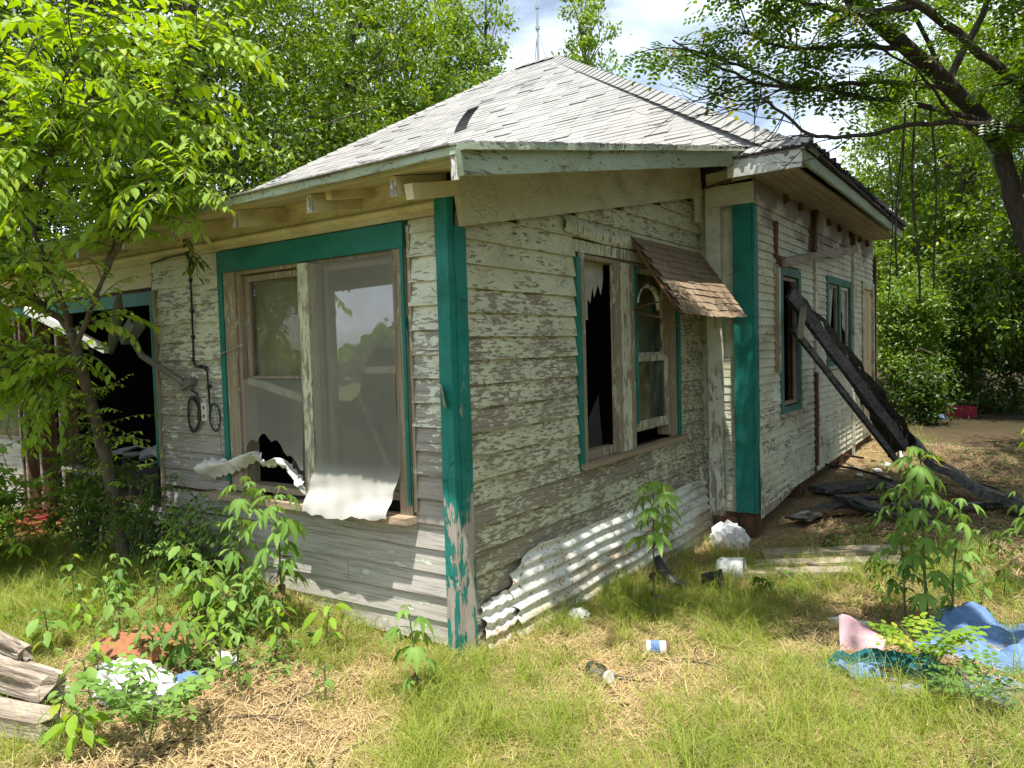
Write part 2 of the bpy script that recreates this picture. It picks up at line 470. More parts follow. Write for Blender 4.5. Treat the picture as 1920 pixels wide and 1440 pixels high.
def ground_mat():
    t = NT('yard_ground')
    x, y, z = t.sep(t.pos)
    n = t.noise(t.mapping((0.9, 0.9, 0.9)), 1.0, 6, 0.6)
    f = t.noise(t.mapping((45, 45, 45)), 1.0, 6, 0.75)
    f2 = t.noise(t.mapping((110, 25, 60), rot=(0, 0, 0.6)), 1.0, 4, 0.7)
    c = t.ramp(n, [(0.35, (0.27, 0.185, 0.10)), (0.5, (0.33, 0.235, 0.125)), (0.62, (0.17, 0.10, 0.055)), (0.75, (0.24, 0.16, 0.085))])
    c = t.mix(t.step(f, 0.42, 0.68), c, (0.09, 0.055, 0.03))
    c = t.mix(t.math('MULTIPLY', t.step(f2, 0.52, 0.60), 0.55), c, (0.46, 0.36, 0.20))
    # dark leaf litter under the trees on the right
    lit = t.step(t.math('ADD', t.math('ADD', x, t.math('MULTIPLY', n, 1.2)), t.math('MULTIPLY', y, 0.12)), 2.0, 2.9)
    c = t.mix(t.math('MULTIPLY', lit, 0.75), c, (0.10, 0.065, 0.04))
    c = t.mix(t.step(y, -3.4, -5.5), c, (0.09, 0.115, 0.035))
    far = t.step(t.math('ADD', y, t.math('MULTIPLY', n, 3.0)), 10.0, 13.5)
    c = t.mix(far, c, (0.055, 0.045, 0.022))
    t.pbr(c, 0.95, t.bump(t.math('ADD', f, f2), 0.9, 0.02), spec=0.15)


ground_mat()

# ------------------------------------------------------------------ mesh helpers
ORG = {}
ORD = ('first', 'second', 'third', 'fourth', 'fifth', 'sixth', 'seventh', 'eighth', 'ninth', 'tenth', 'eleventh', 'twelfth', 'thirteenth', 'fourteenth', 'fifteenth', 'sixteenth', 'seventeenth', 'eighteenth', 'nineteenth', 'twentieth', 'twenty-first', 'twenty-second', 'twenty-third', 'twenty-fourth', 'twenty-fifth', 'twenty-sixth')


def tag(o, label=None, cat=None, group=None, kind=None):
    if label: o['label'] = label
    if cat: o['category'] = cat
    if group: o['group'] = group
    if kind: o['kind'] = kind
    return o


def thing(name, label, cat, loc=(0, 0, 0), group=None):
    o = bpy.data.objects.new(name, None)
    o.empty_display_size = 0.1
    o.location = loc
    C.objects.link(o)
    ORG[o.name] = Vector(loc)
    return tag(o, label, cat, group)


def link_mesh(name, me, mat, parent=None, label=None, kind=None, smooth=False):
    o = bpy.data.objects.new(name, me)
    if mat:
        me.materials.append(MATS[mat])
    C.objects.link(o)
    if parent is not None:
        o.parent = parent
        ORG[o.name] = ORG.get(parent.name, Vector((0, 0, 0)))
    else:
        ORG[o.name] = Vector((0, 0, 0))
    if smooth:
        me.polygons.foreach_set('use_smooth', [True] * len(me.polygons))
    return tag(o, label, None, None, kind)


class MB:
    def __init__(s):
        s.v, s.f = [], []

    def add(s, vs, fs):
        b = len(s.v)
        s.v += [tuple(v) for v in vs]
        s.f += [tuple(i + b for i in f) for f in fs]
        return s

    def box(s, x0, x1, y0, y1, z0, z1):
        return s.add([(x0, y0, z0), (x1, y0, z0), (x1, y1, z0), (x0, y1, z0), (x0, y0, z1), (x1, y0, z1), (x1, y1, z1), (x0, y1, z1)],
                     [(0, 3, 2, 1), (4, 5, 6, 7), (0, 1, 5, 4), (1, 2, 6, 5), (2, 3, 7, 6), (3, 0, 4, 7)])

    def beam(s, a, b, w, h, up=(0, 0, 1), segs=1, rough=0.0):
        """box-section bar from a to b; w across, h along up"""
        a, b = Vector(a), Vector(b)
        d = (b - a).normalized()
        side = d.cross(Vector(up)).normalized()
        u = side.cross(d).normalized()
        vs, fs = [], []
        for i in range(segs + 1):
            p = a.lerp(b, i / segs)
            for (q, r_) in ((-1, -1), (1, -1), (1, 1), (-1, 1)):
                j = Vector((random.uniform(-rough, rough), random.uniform(-rough, rough), random.uniform(-rough, rough)))
                vs.append(p + side * q * w / 2 + u * r_ * h / 2 + j)
        for i in range(segs):
            o = i * 4
            for k in range(4):
                fs.append((o + k, o + (k + 1) % 4, o + 4 + (k + 1) % 4, o + 4 + k))
        fs.append((3, 2, 1, 0)); o = segs * 4; fs.append((o, o + 1, o + 2, o + 3))
        return s.add(vs, fs)

    def tube(s, pts, radii, n=6, cap=True):
        pts = [Vector(p) for p in pts]
        if not hasattr(radii, '__len__'):
            radii = [radii] * len(pts)
        vs, fs = [], []
        t0 = (pts[1] - pts[0]).normalized()
        ref = Vector((0, 0, 1)) if abs(t0.z) < 0.9 else Vector((1, 0, 0))
        u = t0.cross(ref).normalized()
        for i, p in enumerate(pts):
            t = (pts[min(i + 1, len(pts) - 1)] - pts[max(i - 1, 0)])
            if t.length < 1e-9: t = t0
            t.normalize()
            u = (u - t * u.dot(t)).normalized()
            w = t.cross(u)
            for k in range(n):
                a = 2 * math.pi * k / n
                vs.append(p + (u * math.cos(a) + w * math.sin(a)) * radii[i])
        for i in range(len(pts) - 1):
            for k in range(n):
                fs.append((i * n + k, i * n + (k + 1) % n, (i + 1) * n + (k + 1) % n, (i + 1) * n + k))
        if cap:
            fs.append(tuple(reversed(range(n)))); fs.append(tuple(range((len(pts) - 1) * n, len(pts) * n)))
        return s.add(vs, fs)

    def lathe(s, base, axis, prof, n=16):
        """prof = [(distance along axis, radius)]"""
        base, axis = Vector(base), Vector(axis).normalized()
        ref = Vector((0, 0, 1)) if abs(axis.z) < 0.9 else Vector((1, 0, 0))
        u = axis.cross(ref).normalized(); w = axis.cross(u)
        vs, fs = [], []
        for (h, r) in prof:
            for k in range(n):
                a = 2 * math.pi * k / n
                vs.append(base + axis * h + (u * math.cos(a) + w * math.sin(a)) * r)
        for i in range(len(prof) - 1):
            for k in range(n):
                fs.append((i * n + k, i * n + (k + 1) % n, (i + 1) * n + (k + 1) % n, (i + 1) * n + k))
        return s.add(vs, fs)

    def grid(s, nu, nv, fn):
        vs = [fn(i / nu, j / nv) for i in range(nu + 1) for j in range(nv + 1)]
        fs = [(i * (nv + 1) + j, (i + 1) * (nv + 1) + j, (i + 1) * (nv + 1) + j + 1, i * (nv + 1) + j + 1) for i in range(nu) for j in range(nv)]
        return s.add(vs, fs)

    def build(s, name, mat, parent=None, label=None, kind=None, smooth=False):
        org = ORG.get(parent.name, Vector((0, 0, 0))) if parent is not None else Vector((0, 0, 0))
        me = bpy.data.meshes.new(name)
        me.from_pydata([(v[0] - org.x, v[1] - org.y, v[2] - org.z) for v in s.v], [], s.f)
        me.update()
        return link_mesh(name, me, mat, parent, label, kind, smooth)


def box(name, mat, parent, x0, x1, y0, y1, z0, z1, **k):
    return MB().box(x0, x1, y0, y1, z0, z1).build(name, mat, parent, **k)


def np_mesh(name, V, F):
    """fast mesh from numpy; F is (n, 3) or (n, 4)"""
    me = bpy.data.meshes.new(name)
    k = F.shape[1]
    me.vertices.add(len(V)); me.vertices.foreach_set('co', np.ascontiguousarray(V, dtype=np.float32).ravel())
    me.loops.add(F.size); me.loops.foreach_set('vertex_index', np.ascontiguousarray(F, dtype=np.int32).ravel())
    me.polygons.add(len(F))
    me.polygons.foreach_set('loop_start', np.arange(0, F.size, k, dtype=np.int32))
    me.update(calc_edges=True)
    return me


def hnoise(x, y, s=1.0, seed=0):
    return (math.sin(x * 1.7 * s + seed) * math.cos(y * 1.3 * s + seed * 2.1) + 0.5 * math.sin(x * 3.9 * s + y * 2.7 * s + seed * 0.7)
            + 0.25 * math.sin(x * 8.3 * s - y * 7.1 * s + seed)) / 1.75


def sstep(v, a, b):
    t = min(1, max(0, (v - a) / (b - a)))
    return t * t * (3 - 2 * t)


def gh(x, y):
    """height of the yard"""
    h = 0.025 * hnoise(x, y, 1.1, 2) + 0.012 * hnoise(x, y, 4.0, 5)
    h += 0.14 * sstep(-x, 0.3, 2.2) * sstep(y, -1.6, -0.1)
    h -= 0.10 * sstep(y, 0.4, 2.2) * (1 - sstep(y, 3.4, 6.0)) * sstep(x, -0.2, 0.3) * (1 - sstep(x, 0.9, 2.0))
    h += 0.10 * sstep(y, 6.5, 9.0)
    h += 0.10 * math.exp(-((x + 1.25) ** 2 + (y + 1.0) ** 2) / 0.10)
    return h

# ================================================================== the ground
def build_ground():
    xs = sorted(set([round(v, 3) for v in list(np.arange(-7, 5.01, 0.1)) + list(np.arange(-30, -7, 1.0)) + list(np.arange(5.5, 30, 1.0)) + [-300, -150, -80, -45, 45, 80, 150, 300]]))
    ys = sorted(set([round(v, 3) for v in list(np.arange(-4, 10.01, 0.1)) + list(np.arange(-30, -4, 1.0)) + list(np.arange(10.5, 40, 1.0)) + [-300, -150, -80, -45, 60, 90, 150, 300]]))
    V = np.array([(x, y, gh(x, y)) for x in xs for y in ys])
    n, m = len(xs), len(ys)
    i, j = np.meshgrid(np.arange(n - 1), np.arange(m - 1), indexing='ij')
    a = (i * m + j).ravel()
    F = np.stack([a, a + m, a + m + 1, a + 1], 1)
    me = np_mesh('ground', V, F)
    o = link_mesh('ground', me, 'yard_ground', kind='structure', smooth=True)


build_ground()

# ================================================================== the house
house = thing('farmhouse', 'abandoned one-storey farmhouse with flaking cream clapboards, teal corner posts and a grey hipped roof', 'house', (0, 0, 0))


def siding(parent, axis, u0, u1, z0, z1, expo, holes, off, mat, out=0.016, sag=None, ztop=None, joints=2.4, zmat=None, name='siding_board', ubeg=None):
    k = 0
    z = z0
    while z < z1 - 0.01:
        zt = min(z + expo, z1)
        zc = (z + zt) / 2
        segs = [(u0 if ubeg is None else ubeg(zc), u1)]
        for (a, b, c, d) in holes:
            if c < zc < d:
                ns = []
                for (p, q) in segs:
                    if b <= p or a >= q: ns.append((p, q)); continue
                    if a > p: ns.append((p, a))
                    if b < q: ns.append((b, q))
                segs = ns
        fin = []
        for (p, q) in segs:
            if q - p < 0.03: continue
            while q - p > joints * 1.35:
                c = p + random.uniform(0.55, 1.1) * joints
                fin.append((p, c - 0.0015)); p = c + 0.0015
            fin.append((p, q))
        for (p, q) in fin:
            n = max(1, int((q - p) / 0.22))
            dz = random.uniform(-0.002, 0.002); do = random.uniform(0, 0.004)
            vs, fs = [], []
            for i in range(n + 1):
                uu = p + (q - p) * i / n
                w = random.uniform(-0.0016, 0.0016)
                sg = sag(uu, zc) if sag else 0.0
                pts = ((0.0, z + sg - 0.008), (out + do + w, z + sg + dz + w - 0.008), (0.005 + do * 0.4, zt + sg + dz), (0.0, zt + sg + dz))
                for (d, zz) in pts:
                    vs.append((uu, -(off + d), zz) if axis == 'x' else (off + d, uu, zz))
            for i in range(n):
                o = i * 4
                for c in range(3):
                    fs.append((o + c, o + c + 1, o + c + 5, o + c + 4))
            fs.append((3, 2, 1, 0)); o = n * 4; fs.append((o, o + 1, o + 2, o + 3))
            MB().add(vs, fs).build(name, zmat(zc) if zmat else mat, parent)
        z += expo
        k += 1


# ---- long wall (y = 0), faces the camera side
wl_ = MB()
wl_.box(-2.86, -2.0, 0.0, 0.10, 0.0, 2.56).box(-2.0, -0.34, 0.0, 0.10, 0.0, 0.70).box(-2.0, -0.34, 0.0, 0.10, 2.26, 2.56)
wl_.box(-0.34, -0.02, 0.0, 0.10, 0.0, 2.56).box(-4.40, -2.86, 0.0, 0.10, 0.08, 0.56).box(-7.6, -2.86, 0.0, 0.10, 2.14, 2.56)
front_wall = wl_.build('front_wall', 'rotten', house)
lsag = lambda u, z: -0.030 * max(0, -u) * sstep(0.95 - z, 0.1, 0.6)
siding(front_wall, 'x', -2.90, -0.055, 0.72, 2.37, 0.132, [(-2.05, -0.30, 0.70, 2.36)], 0.0, 'siding_long', out=0.026, zmat=lambda z: 'siding_long')
siding(front_wall, 'x', -4.42, -0.055, 0.06, 0.71, 0.130, [(-4.5, -2.9, 0.62, 0.72)], 0.002, 'siding_low', out=0.020, sag=lsag, joints=1.6, zmat=lambda z: 'siding_low')
siding(front_wall, 'x', -7.6, -2.92, 2.20, 2.37, 0.085, [], 0.0, 'cream_bounce_trim')
# frieze with a rounded crown under the eave
box('frieze', 'cream_bounce_trim', house, -7.6, -0.02, -0.022, -0.001, 2.373, 2.60)
m = MB()
for i in range(7):
    a = math.pi * i / 6
    pass
crown = MB().grid(60, 8, lambda a, b: (-7.6 + 7.58 * a, -0.024 - 0.026 * math.sin(math.pi * b), 2.405 + 0.05 * b))
crown.build('crown_moulding', 'cream_bounce_trim', house, smooth=True)

# ---- side wall (x = 0), faces right
ws = MB()
ws.box(-0.10, 0.0, 0.02, 1.30, -0.12, 2.62).box(-0.10, 0.0, 1.30, 2.96, -0.12, 0.86).box(-0.10, 0.0, 1.30, 2.96, 2.30, 2.9).box(-0.10, 0.0, 2.96, 3.6, -0.12, 3.2)
side_wall = ws.build('side_wall', 'rotten', house)
siding(side_wall, 'y', 0.03, 3.55, -0.10, 3.10, 0.131, [(1.24, 3.0, 0.80, 2.36)], 0.0, 'siding_side', out=0.026, ubeg=lambda z: 0.03 if z < 2.34 else min(3.4, (z - 2.34) / 0.19),
       sag=lambda u, z: 0.025 * sstep(z, 1.9, 3.0) * 0 - 0.0 * u)

# ---- the short return wall (y = 3.55) and the far wall (x = 0.5)
entry_wall = box('entry_wall', 'rotten', house, 0.0, 0.495, 3.56, 3.66, 0.10, 3.15)
siding(entry_wall, 'x', 0.0, 0.49, 0.08, 3.06, 0.075, [], -3.56, 'siding_entry', out=0.010)
wf = MB()
wf.box(0.40, 0.499, 3.66, 4.34, 0.2, 3.15).box(0.40, 0.499, 4.34, 4.98, 0.2, 1.0).box(0.40, 0.499, 4.34, 4.98, 2.34, 3.15)
wf.box(0.40, 0.499, 4.98, 6.33, 0.2, 3.15).box(0.40, 0.499, 6.33, 7.6, 0.2, 1.38).box(0.40, 0.499, 6.33, 7.6, 2.37, 3.15).box(0.40, 0.499, 7.6, 9.4, 0.2, 3.15)
far_wall = wf.build('far_wall', 'rotten', house)
siding(far_wall, 'y', 3.57, 9.4, 0.16, 2.86, 0.075, [(4.27, 5.03, 0.93, 2.40), (6.25, 7.68, 1.32, 2.42), (8.45, 9.40, 0.30, 2.45), (5.62, 5.74, 0.1, 2.9)], 0.5, 'siding_far', out=0.020, joints=3.0,
       sag=lambda u, z: 0.02 * (u - 3.6) * 0.6 * (1 - sstep(z, 0.2, 1.2)))
box('frieze', 'siding_far', house, 0.5, 0.522, 3.50, 9.4, 2.86, 3.09)

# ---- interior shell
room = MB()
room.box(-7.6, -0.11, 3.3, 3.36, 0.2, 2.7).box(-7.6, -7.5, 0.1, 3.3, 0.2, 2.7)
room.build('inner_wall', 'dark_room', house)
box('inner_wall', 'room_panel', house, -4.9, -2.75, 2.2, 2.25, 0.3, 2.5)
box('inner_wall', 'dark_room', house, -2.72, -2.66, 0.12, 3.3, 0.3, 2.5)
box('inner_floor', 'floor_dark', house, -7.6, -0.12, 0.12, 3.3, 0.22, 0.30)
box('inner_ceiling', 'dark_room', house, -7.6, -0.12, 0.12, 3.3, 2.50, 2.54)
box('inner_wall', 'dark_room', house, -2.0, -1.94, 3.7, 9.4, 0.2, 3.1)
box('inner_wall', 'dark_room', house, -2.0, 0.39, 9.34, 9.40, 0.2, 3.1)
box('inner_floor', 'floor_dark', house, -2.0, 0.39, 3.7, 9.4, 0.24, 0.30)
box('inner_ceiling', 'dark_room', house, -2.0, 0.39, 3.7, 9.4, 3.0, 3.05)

# ---- corner post: two weathered boards
cp = MB().beam((-0.014, -0.045, -0.02), (-0.014, -0.045, 2.47), 0.086, 0.05, up=(0, 1, 0), segs=20, rough=0.0025).build('corner_post', 'teal_post', house)
MB().beam((0.026, 0.025, -0.02), (0.026, 0.025, 2.30), 0.024, 0.090, up=(0, 1, 0), segs=20, rough=0.0025).build('corner_board', 'teal_post', house)
for (z, dx, s) in ((1.42, -0.03, 0.12), (1.98, -0.075, 0.03)):
    MB().grid(3, 3, lambda a, b: (dx + 0.05 * a - 0.02 * b, -0.072 - 0.035 * a * a - 0.01 * b, z + s * (b - 0.5) - 0.02 * a)).build('paint_flake', 'casing_pale', cp)

# ---- return corner: white board, teal post, rotten sill
MB().beam((0.155, 3.50, 0.0), (0.155, 3.50, 3.05), 0.135, 0.05, up=(0, 1, 0), segs=14, rough=0.003).build('corner_board', 'white_board', house)
MB().beam((0.418, 3.49, 0.14), (0.418, 3.49, 2.86), 0.165, 0.05, up=(0, 1, 0), segs=16, rough=0.0015).build('corner_post', 'teal_post_sound', house)
MB().beam((0.512, 3.525, 0.14), (0.512, 3.525, 2.85), 0.022, 0.10, up=(0, 1, 0), segs=12, rough=0.002).build('corner_board', 'teal_post_sound', house)
MB().beam((0.55, 3.56, 0.16), (0.535, 3.56, 0.75), 0.02, 0.05, up=(0, 1, 0), segs=5, rough=0.004).build('split_board', 'white_board', house)
MB().beam((0.05, 3.60, 0.02), (0.50, 3.60, 0.02), 0.14, 0.20, segs=5, rough=0.014).build('rotten_sill', 'rotten', house)
MB().beam((0.03, 3.46, -0.1), (0.02, 3.46, 0.55), 0.03, 0.05, up=(0, 1, 0), segs=4, rough=0.004).build('split_board', 'white_board', house)
MB().beam((0.24, 3.55, -0.15), (0.24, 3.55, 0.08), 0.22, 0.18, up=(0, 1, 0), segs=3, rough=0.015).build('pier', 'rotten', house)
for y in (5.2, 7.2, 9.2):
    MB().beam((0.36, y, -0.1), (0.36, y, 0.32), 0.25, 0.22, up=(0, 1, 0), segs=3, rough=0.012).build('pier', 'rotten', house)
box('floor_beam', 'rotten', house, 0.33, 0.47, 3.7, 9.35, 0.10, 0.235)
box('void_backing', 'dark_room', house, -0.1, -0.04, 3.6, 9.4, -0.1, 0.25)  # dark sheet standing in for the black shade below the house

# ================================================================== roofs
K = 0.2                                     # low slope of the front rooms
lz = lambda y: 2.545 + K * (y + 0.45)
low = MB()
low.add([(-7.8, -0.45, lz(-.45)), (0.43, -0.45, lz(-.45)), (0.43, 3.4, lz(3.4)), (-7.8, 3.4, lz(3.4)),
         (-7.8, -0.45, lz(-.45) - .03), (0.43, -0.45, lz(-.45) - .03), (0.43, 3.4, lz(3.4) - .03), (-7.8, 3.4, lz(3.4) - .03)],
        [(0, 1, 2, 3), (7, 6, 5, 4), (0, 4, 5, 1), (1, 5, 6, 2), (2, 6, 7, 3), (3, 7, 4, 0)])
low_roof = low.build('low_roof', 'tar', house)
nb = 0
y = -0.43
while y < 0.02:
    MB().beam((-7.7, y + 0.055, lz(y + .055) - 0.043), (0.40, y + 0.055, lz(y + .055) - 0.043), 0.105, 0.02, up=(0, -K, 1)).build('soffit_board', 'soffit_cream', low_roof)
    y += 0.112
for k in range(34):                         # boards under the rake overhang
    yy = 0.02 + k * 0.10
    MB().beam((0.05, yy + 0.05, lz(yy + .05) - 0.043), (0.405, yy + 0.05, lz(yy + .05) - 0.043), 0.094, 0.02, up=(0, -K, 1)).build('soffit_board', 'beam_paint', low_roof)
# thin eave edge along the long wall and deep fascia on the right
MB().beam((-7.8, -0.462, 2.528), (0.44, -0.462, 2.528), 0.024, 0.040, segs=60, rough=0.004).build('eave_edge', 'fascia_paint', low_roof)
MB().beam((0.442, -0.47, lz(-.47) - 0.070), (0.442, 3.37, lz(3.37) - 0.082), 0.026, 0.115, up=(0, 0, 1), segs=24, rough=0.0015).build('fascia', 'fascia_paint', low_roof)
MB().beam((0.462, -0.48, lz(-.48) - 0.006), (0.462, 3.37, lz(3.37) - 0.008), 0.05, 0.030, up=(0, 0, 1), segs=40, rough=0.002).build('eave_edge', 'fascia_paint', low_roof)
box('fascia_end', 'white_end', low_roof, 0.395, 0.428, -0.47, -0.452, 2.40, 2.505)
edge = MB()
for k in range(150):                        # ragged shingle edge
    yy = -0.48 + k * 0.0257
    l = random.uniform(0.012, 0.03)
    edge.box(0.30, 0.478 + random.uniform(0, 0.012), yy, yy + 0.025, lz(yy) + 0.009, lz(yy) + 0.012 + random.uniform(0.003, 0.012))
edge.build('shingle_edge', 'shingle', low_roof, kind='stuff')
edge = MB()
for k in range(230):
    xx = -6.5 + k * 0.03
    edge.box(xx, xx + 0.029, -0.49 - random.uniform(0, 0.008), -0.30, 2.551, 2.554 + random.uniform(0.002, 0.006))
edge.build('shingle_edge', 'shingle', low_roof, kind='stuff')
for (yy, l) in ((2.55, 0.26), (1.0, 0.08), (3.2, 0.4), (0.75, 0.05)):      # torn felt hanging over the edge
    MB().grid(8, 2, lambda a, b: (0.482 + 0.012 * math.sin(a * 19), yy + l * a, lz(yy + l * a) + 0.012 - b * (0.03 + 0.018 * math.sin(a * 31)))).build('torn_felt', 'tar', low_roof)
# rafter tails
for x in (-0.045, -0.66, -1.32, -1.97, -2.6, -3.25, -3.9, -4.55, -5.2, -5.85):
    rt = MB().beam((x, 0.0, lz(0) - 0.105), (x, -0.375, lz(-.375) - 0.105), 0.042, 0.095, up=(0, 0, 1), segs=3, rough=0.0015).build('rafter_tail', 'cream_bounce_trim', low_roof)
    box('rafter_end', 'white_end', rt, x - 0.021, x + 0.021, -0.381, -0.3765, lz(-.375) - 0.155, lz(-.375) - 0.057)
MB().beam((-0.56, 0.0, lz(0) - 0.075), (-0.555, -0.34, lz(-.34) - 0.075), 0.045, 0.05, segs=2, rough=0.001).build('rafter_tail', 'cream_bounce_trim', low_roof)
MB().beam((0.04, -0.02, 2.49), (0.04, -0.36, 2.42), 0.05, 0.075, segs=2).build('rafter_tail', 'cream_bounce_trim', low_roof)

# big rake beam over the side wall and trim at its upper end
MB().beam((0.055, -0.02, 2.455), (0.055, 3.42, 3.125), 0.035, 0.32, up=(0, 0, 1), segs=12, rough=0.0015).build('rake_beam', 'beam_paint', house)
MB().beam((0.085, 3.30, 2.72), (0.085, 3.30, 3.10), 0.03, 0.08, up=(0, 1, 0), segs=2).build('trim_block', 'beam_paint', house)
MB().beam((0.12, 3.44, 3.10), (0.50, 3.44, 3.12), 0.05, 0.10, segs=2).build('header', 'beam_paint', house)
MB().beam((0.10, 3.47, 2.95), (0.52, 3.47, 2.95), 0.04, 0.18, segs=2).build('header', 'siding_entry', house)
MB().beam((0.12, 3.40, 3.03), (0.36, 3.38, 3.06), 0.02, 0.02, segs=2).build('nailed_strip', 'rotten', house)

# main hipped roof
SL = 0.675
ridgeR, ridgeL = (-4.9, 9.25), (-5.75, 9.25)
zr = 3.24 + SL * (9.25 - 3.4)
A0, A1 = (-11.6, 3.4, 3.24), (0.95, 3.4, 3.24)
B1 = (0.95, 8.85, 3.24)
Bk, Bl = (-3.0, 15.1, 3.24), (-11.6, 15.1, 3.24)
rf = MB().add([A0, A1, (*ridgeR, zr), (*ridgeL, zr), B1, Bk, Bl],
              [(0, 1, 2, 3), (1, 4, 2), (4, 5, 2), (5, 6, 3, 2), (6, 0, 3)])
roof = rf.build('main_roof', 'shingle', house)
body = MB().box(-11.2, -2.0, 3.5, 14.8, 0.1, 3.2).build('rear_wall', 'siding_entry', house)
cs, sn = 1 / math.hypot(1, SL), SL / math.hypot(1, SL)
tabs = []
expo = 0.122
rows = int(7.06 / expo)
for r_ in range(rows):
    s0 = r_ * expo
    yb = 3.4 + s0 * cs
    xl, xr = -11.6 + (yb - 3.4) + 0.05, 0.95 - (yb - 3.4) - 0.02
    x = xl - (0.134 if r_ % 2 else 0.0) - random.uniform(0, 0.06)
    while x < xr - 0.04:
        a, b = max(x, xl), min(x + 0.264, xr)
        if b - a > 0.04:
            tabs.append((a, b, s0, r_))
        x += 0.268
def tab_geo(a, b, s0):
    lift = random.uniform(0.005, 0.013) + (0.012 if random.random() < 0.08 else 0)
    vs = []
    js, je = random.uniform(-.006, .006), random.uniform(-.006, .006)
    for (x, s, h) in ((a, s0 - .01 + js, lift), (b, s0 - .01 + je, lift * random.uniform(.8, 1.2)), (b, s0 + expo, 0.004), (a, s0 + expo, 0.004), (a, s0 - .01 + js, 0.0), (b, s0 - .01 + je, 0.0)):
        vs.append((x, 3.4 + s * cs - h * sn, 3.24 + s * sn + h * cs))
    return vs, [(0, 1, 2, 3), (4, 5, 1, 0), (1, 5, 2), (4, 0, 3)]
def cam_d(t):
    x, y_, z = (t[0] + t[1]) / 2, 3.4 + t[2] * cs, 3.24 + t[2] * sn
    return (Vector((x, y_, z)) - CAM).length
tabs = [t for t in tabs]
vis = sorted(tabs, key=lambda t: cam_d(t) + (100 if t[2] < 0.5 else 0))
near = set(id(t) for t in vis[:255])
rest = MB()
for t in tabs:
    vs, fs = tab_geo(t[0], t[1], t[2])
    if id(t) in near:
        MB().add(vs, fs).build('shingle', 'shingle', roof)
    else:
        rest.add(vs, fs)
rest.build('shingle_field', 'shingle', roof, kind='stuff')
# hip caps: bent pieces straddling the right hip, and the short ridge
def caps(p, q, n, w=0.15):
    p, q = Vector(p), Vector(q)
    d = (q - p).normalized()
    side = d.cross(Vector((0, 0, 1))).normalized()
    up = side.cross(d).normalized()
    for i in range(n):
        a = p.lerp(q, i / n); b = p.lerp(q, (i + 1.25) / n)
        h = random.uniform(0.012, 0.020)
        vs = [a - side * w + up * (h - .075), a + up * (h + 0.018), a + side * w + up * (h - .075), b - side * w * .97 + up * (-.075), b + up * 0.014, b + side * w * .97 + up * (-.075),
              a - side * w - up * .08, a + up * 0.0, a + side * w - up * .08]
        MB().add(vs, [(0, 1, 4, 3), (1, 2, 5, 4), (6, 7, 1, 0), (7, 8, 2, 1)]).build('hip_cap', 'shingle', roof)
caps((1.0, 3.22, 3.20), (ridgeR[0], ridgeR[1], zr + .01), 44)
caps((ridgeR[0], ridgeR[1], zr + .01), (ridgeL[0], ridgeL[1], zr + .01), 4)
caps((-11.6, 3.4, 3.25), (ridgeL[0], ridgeL[1], zr + .01), 44, 0.12)
# one shingle blown upright
MB().grid(4, 1, lambda a, b: (-4.86 + 0.16 * b + 0.20 * a * a, 6.02 + 0.12 * a + .10 * b, 5.02 + 0.36 * a + 0.05 * b)).build('curled_shingle', 'tar', roof)
# front fascia of the main roof, soffit and eave edge of the far wall
MB().beam((0.40, 3.17, 3.105), (1.0, 3.17, 3.105), 0.03, 0.145, segs=6, rough=0.0015).build('fascia', 'white_fascia', roof)
MB().add([(0.42, 3.15, 3.183), (1.02, 3.15, 3.183), (0.985, 3.62, 3.40), (0.42, 3.62, 3.40), (0.42, 3.15, 3.17), (1.02, 3.15, 3.17), (0.985, 3.62, 3.24), (0.42, 3.62, 3.24)],
         [(0, 1, 2, 3), (7, 6, 5, 4), (0, 4, 5, 1), (1, 5, 6, 2), (0, 3, 7, 4)]).build('eave_return', 'shingle', roof)
MB().add([(0.47, 3.185, 3.06), (0.99, 3.185, 3.06), (0.99, 3.42, 3.08), (0.47, 3.42, 3.08)], [(0, 1, 2, 3)]).build('soffit_board', 'soffit', roof)
for k in range(5):
    a = 0.53 + k * 0.084
    MB().beam((a, 3.41, 3.088 + 0.0), (a, 8.85, 3.088), 0.078, 0.016, segs=8, rough=0.001).build('soffit_board', 'soffit', roof)
MB().beam((0.995, 3.19, 3.125), (0.960, 8.85, 3.14), 0.03, 0.10, segs=16, rough=0.003).build('fascia', 'fascia_paint', roof)
MB().beam((1.02, 3.15, 3.20), (0.985, 8.85, 3.20), 0.05, 0.03, segs=20, rough=0.008).build('eave_edge', 'tar', roof)
edge = MB()
for k in range(138):
    yy = 3.36 + k * 0.040
    edge.box(0.80, 1.02 + random.uniform(0, 0.035), yy, yy + 0.040, 3.232, 3.245 + random.uniform(0.004, 0.045))
edge.build('shingle_edge', 'tar', roof, kind='stuff')
MB().grid(8, 3, lambda a, b: (1.04 - 0.12 * b, 7.6 + 1.1 * a, 3.27 + 0.03 * math.sin(a * 9) + 0.10 * b)).build('loose_shingles', 'shingle', roof)
edge = MB()
for k in range(24):
    xx = 0.42 + k * 0.024
    edge.box(xx, xx + 0.024, 3.14 - random.uniform(0, 0.02), 3.25, 3.186, 3.192 + random.uniform(0.004, 0.02))
edge.build('shingle_edge', 'tar', roof, kind='stuff')

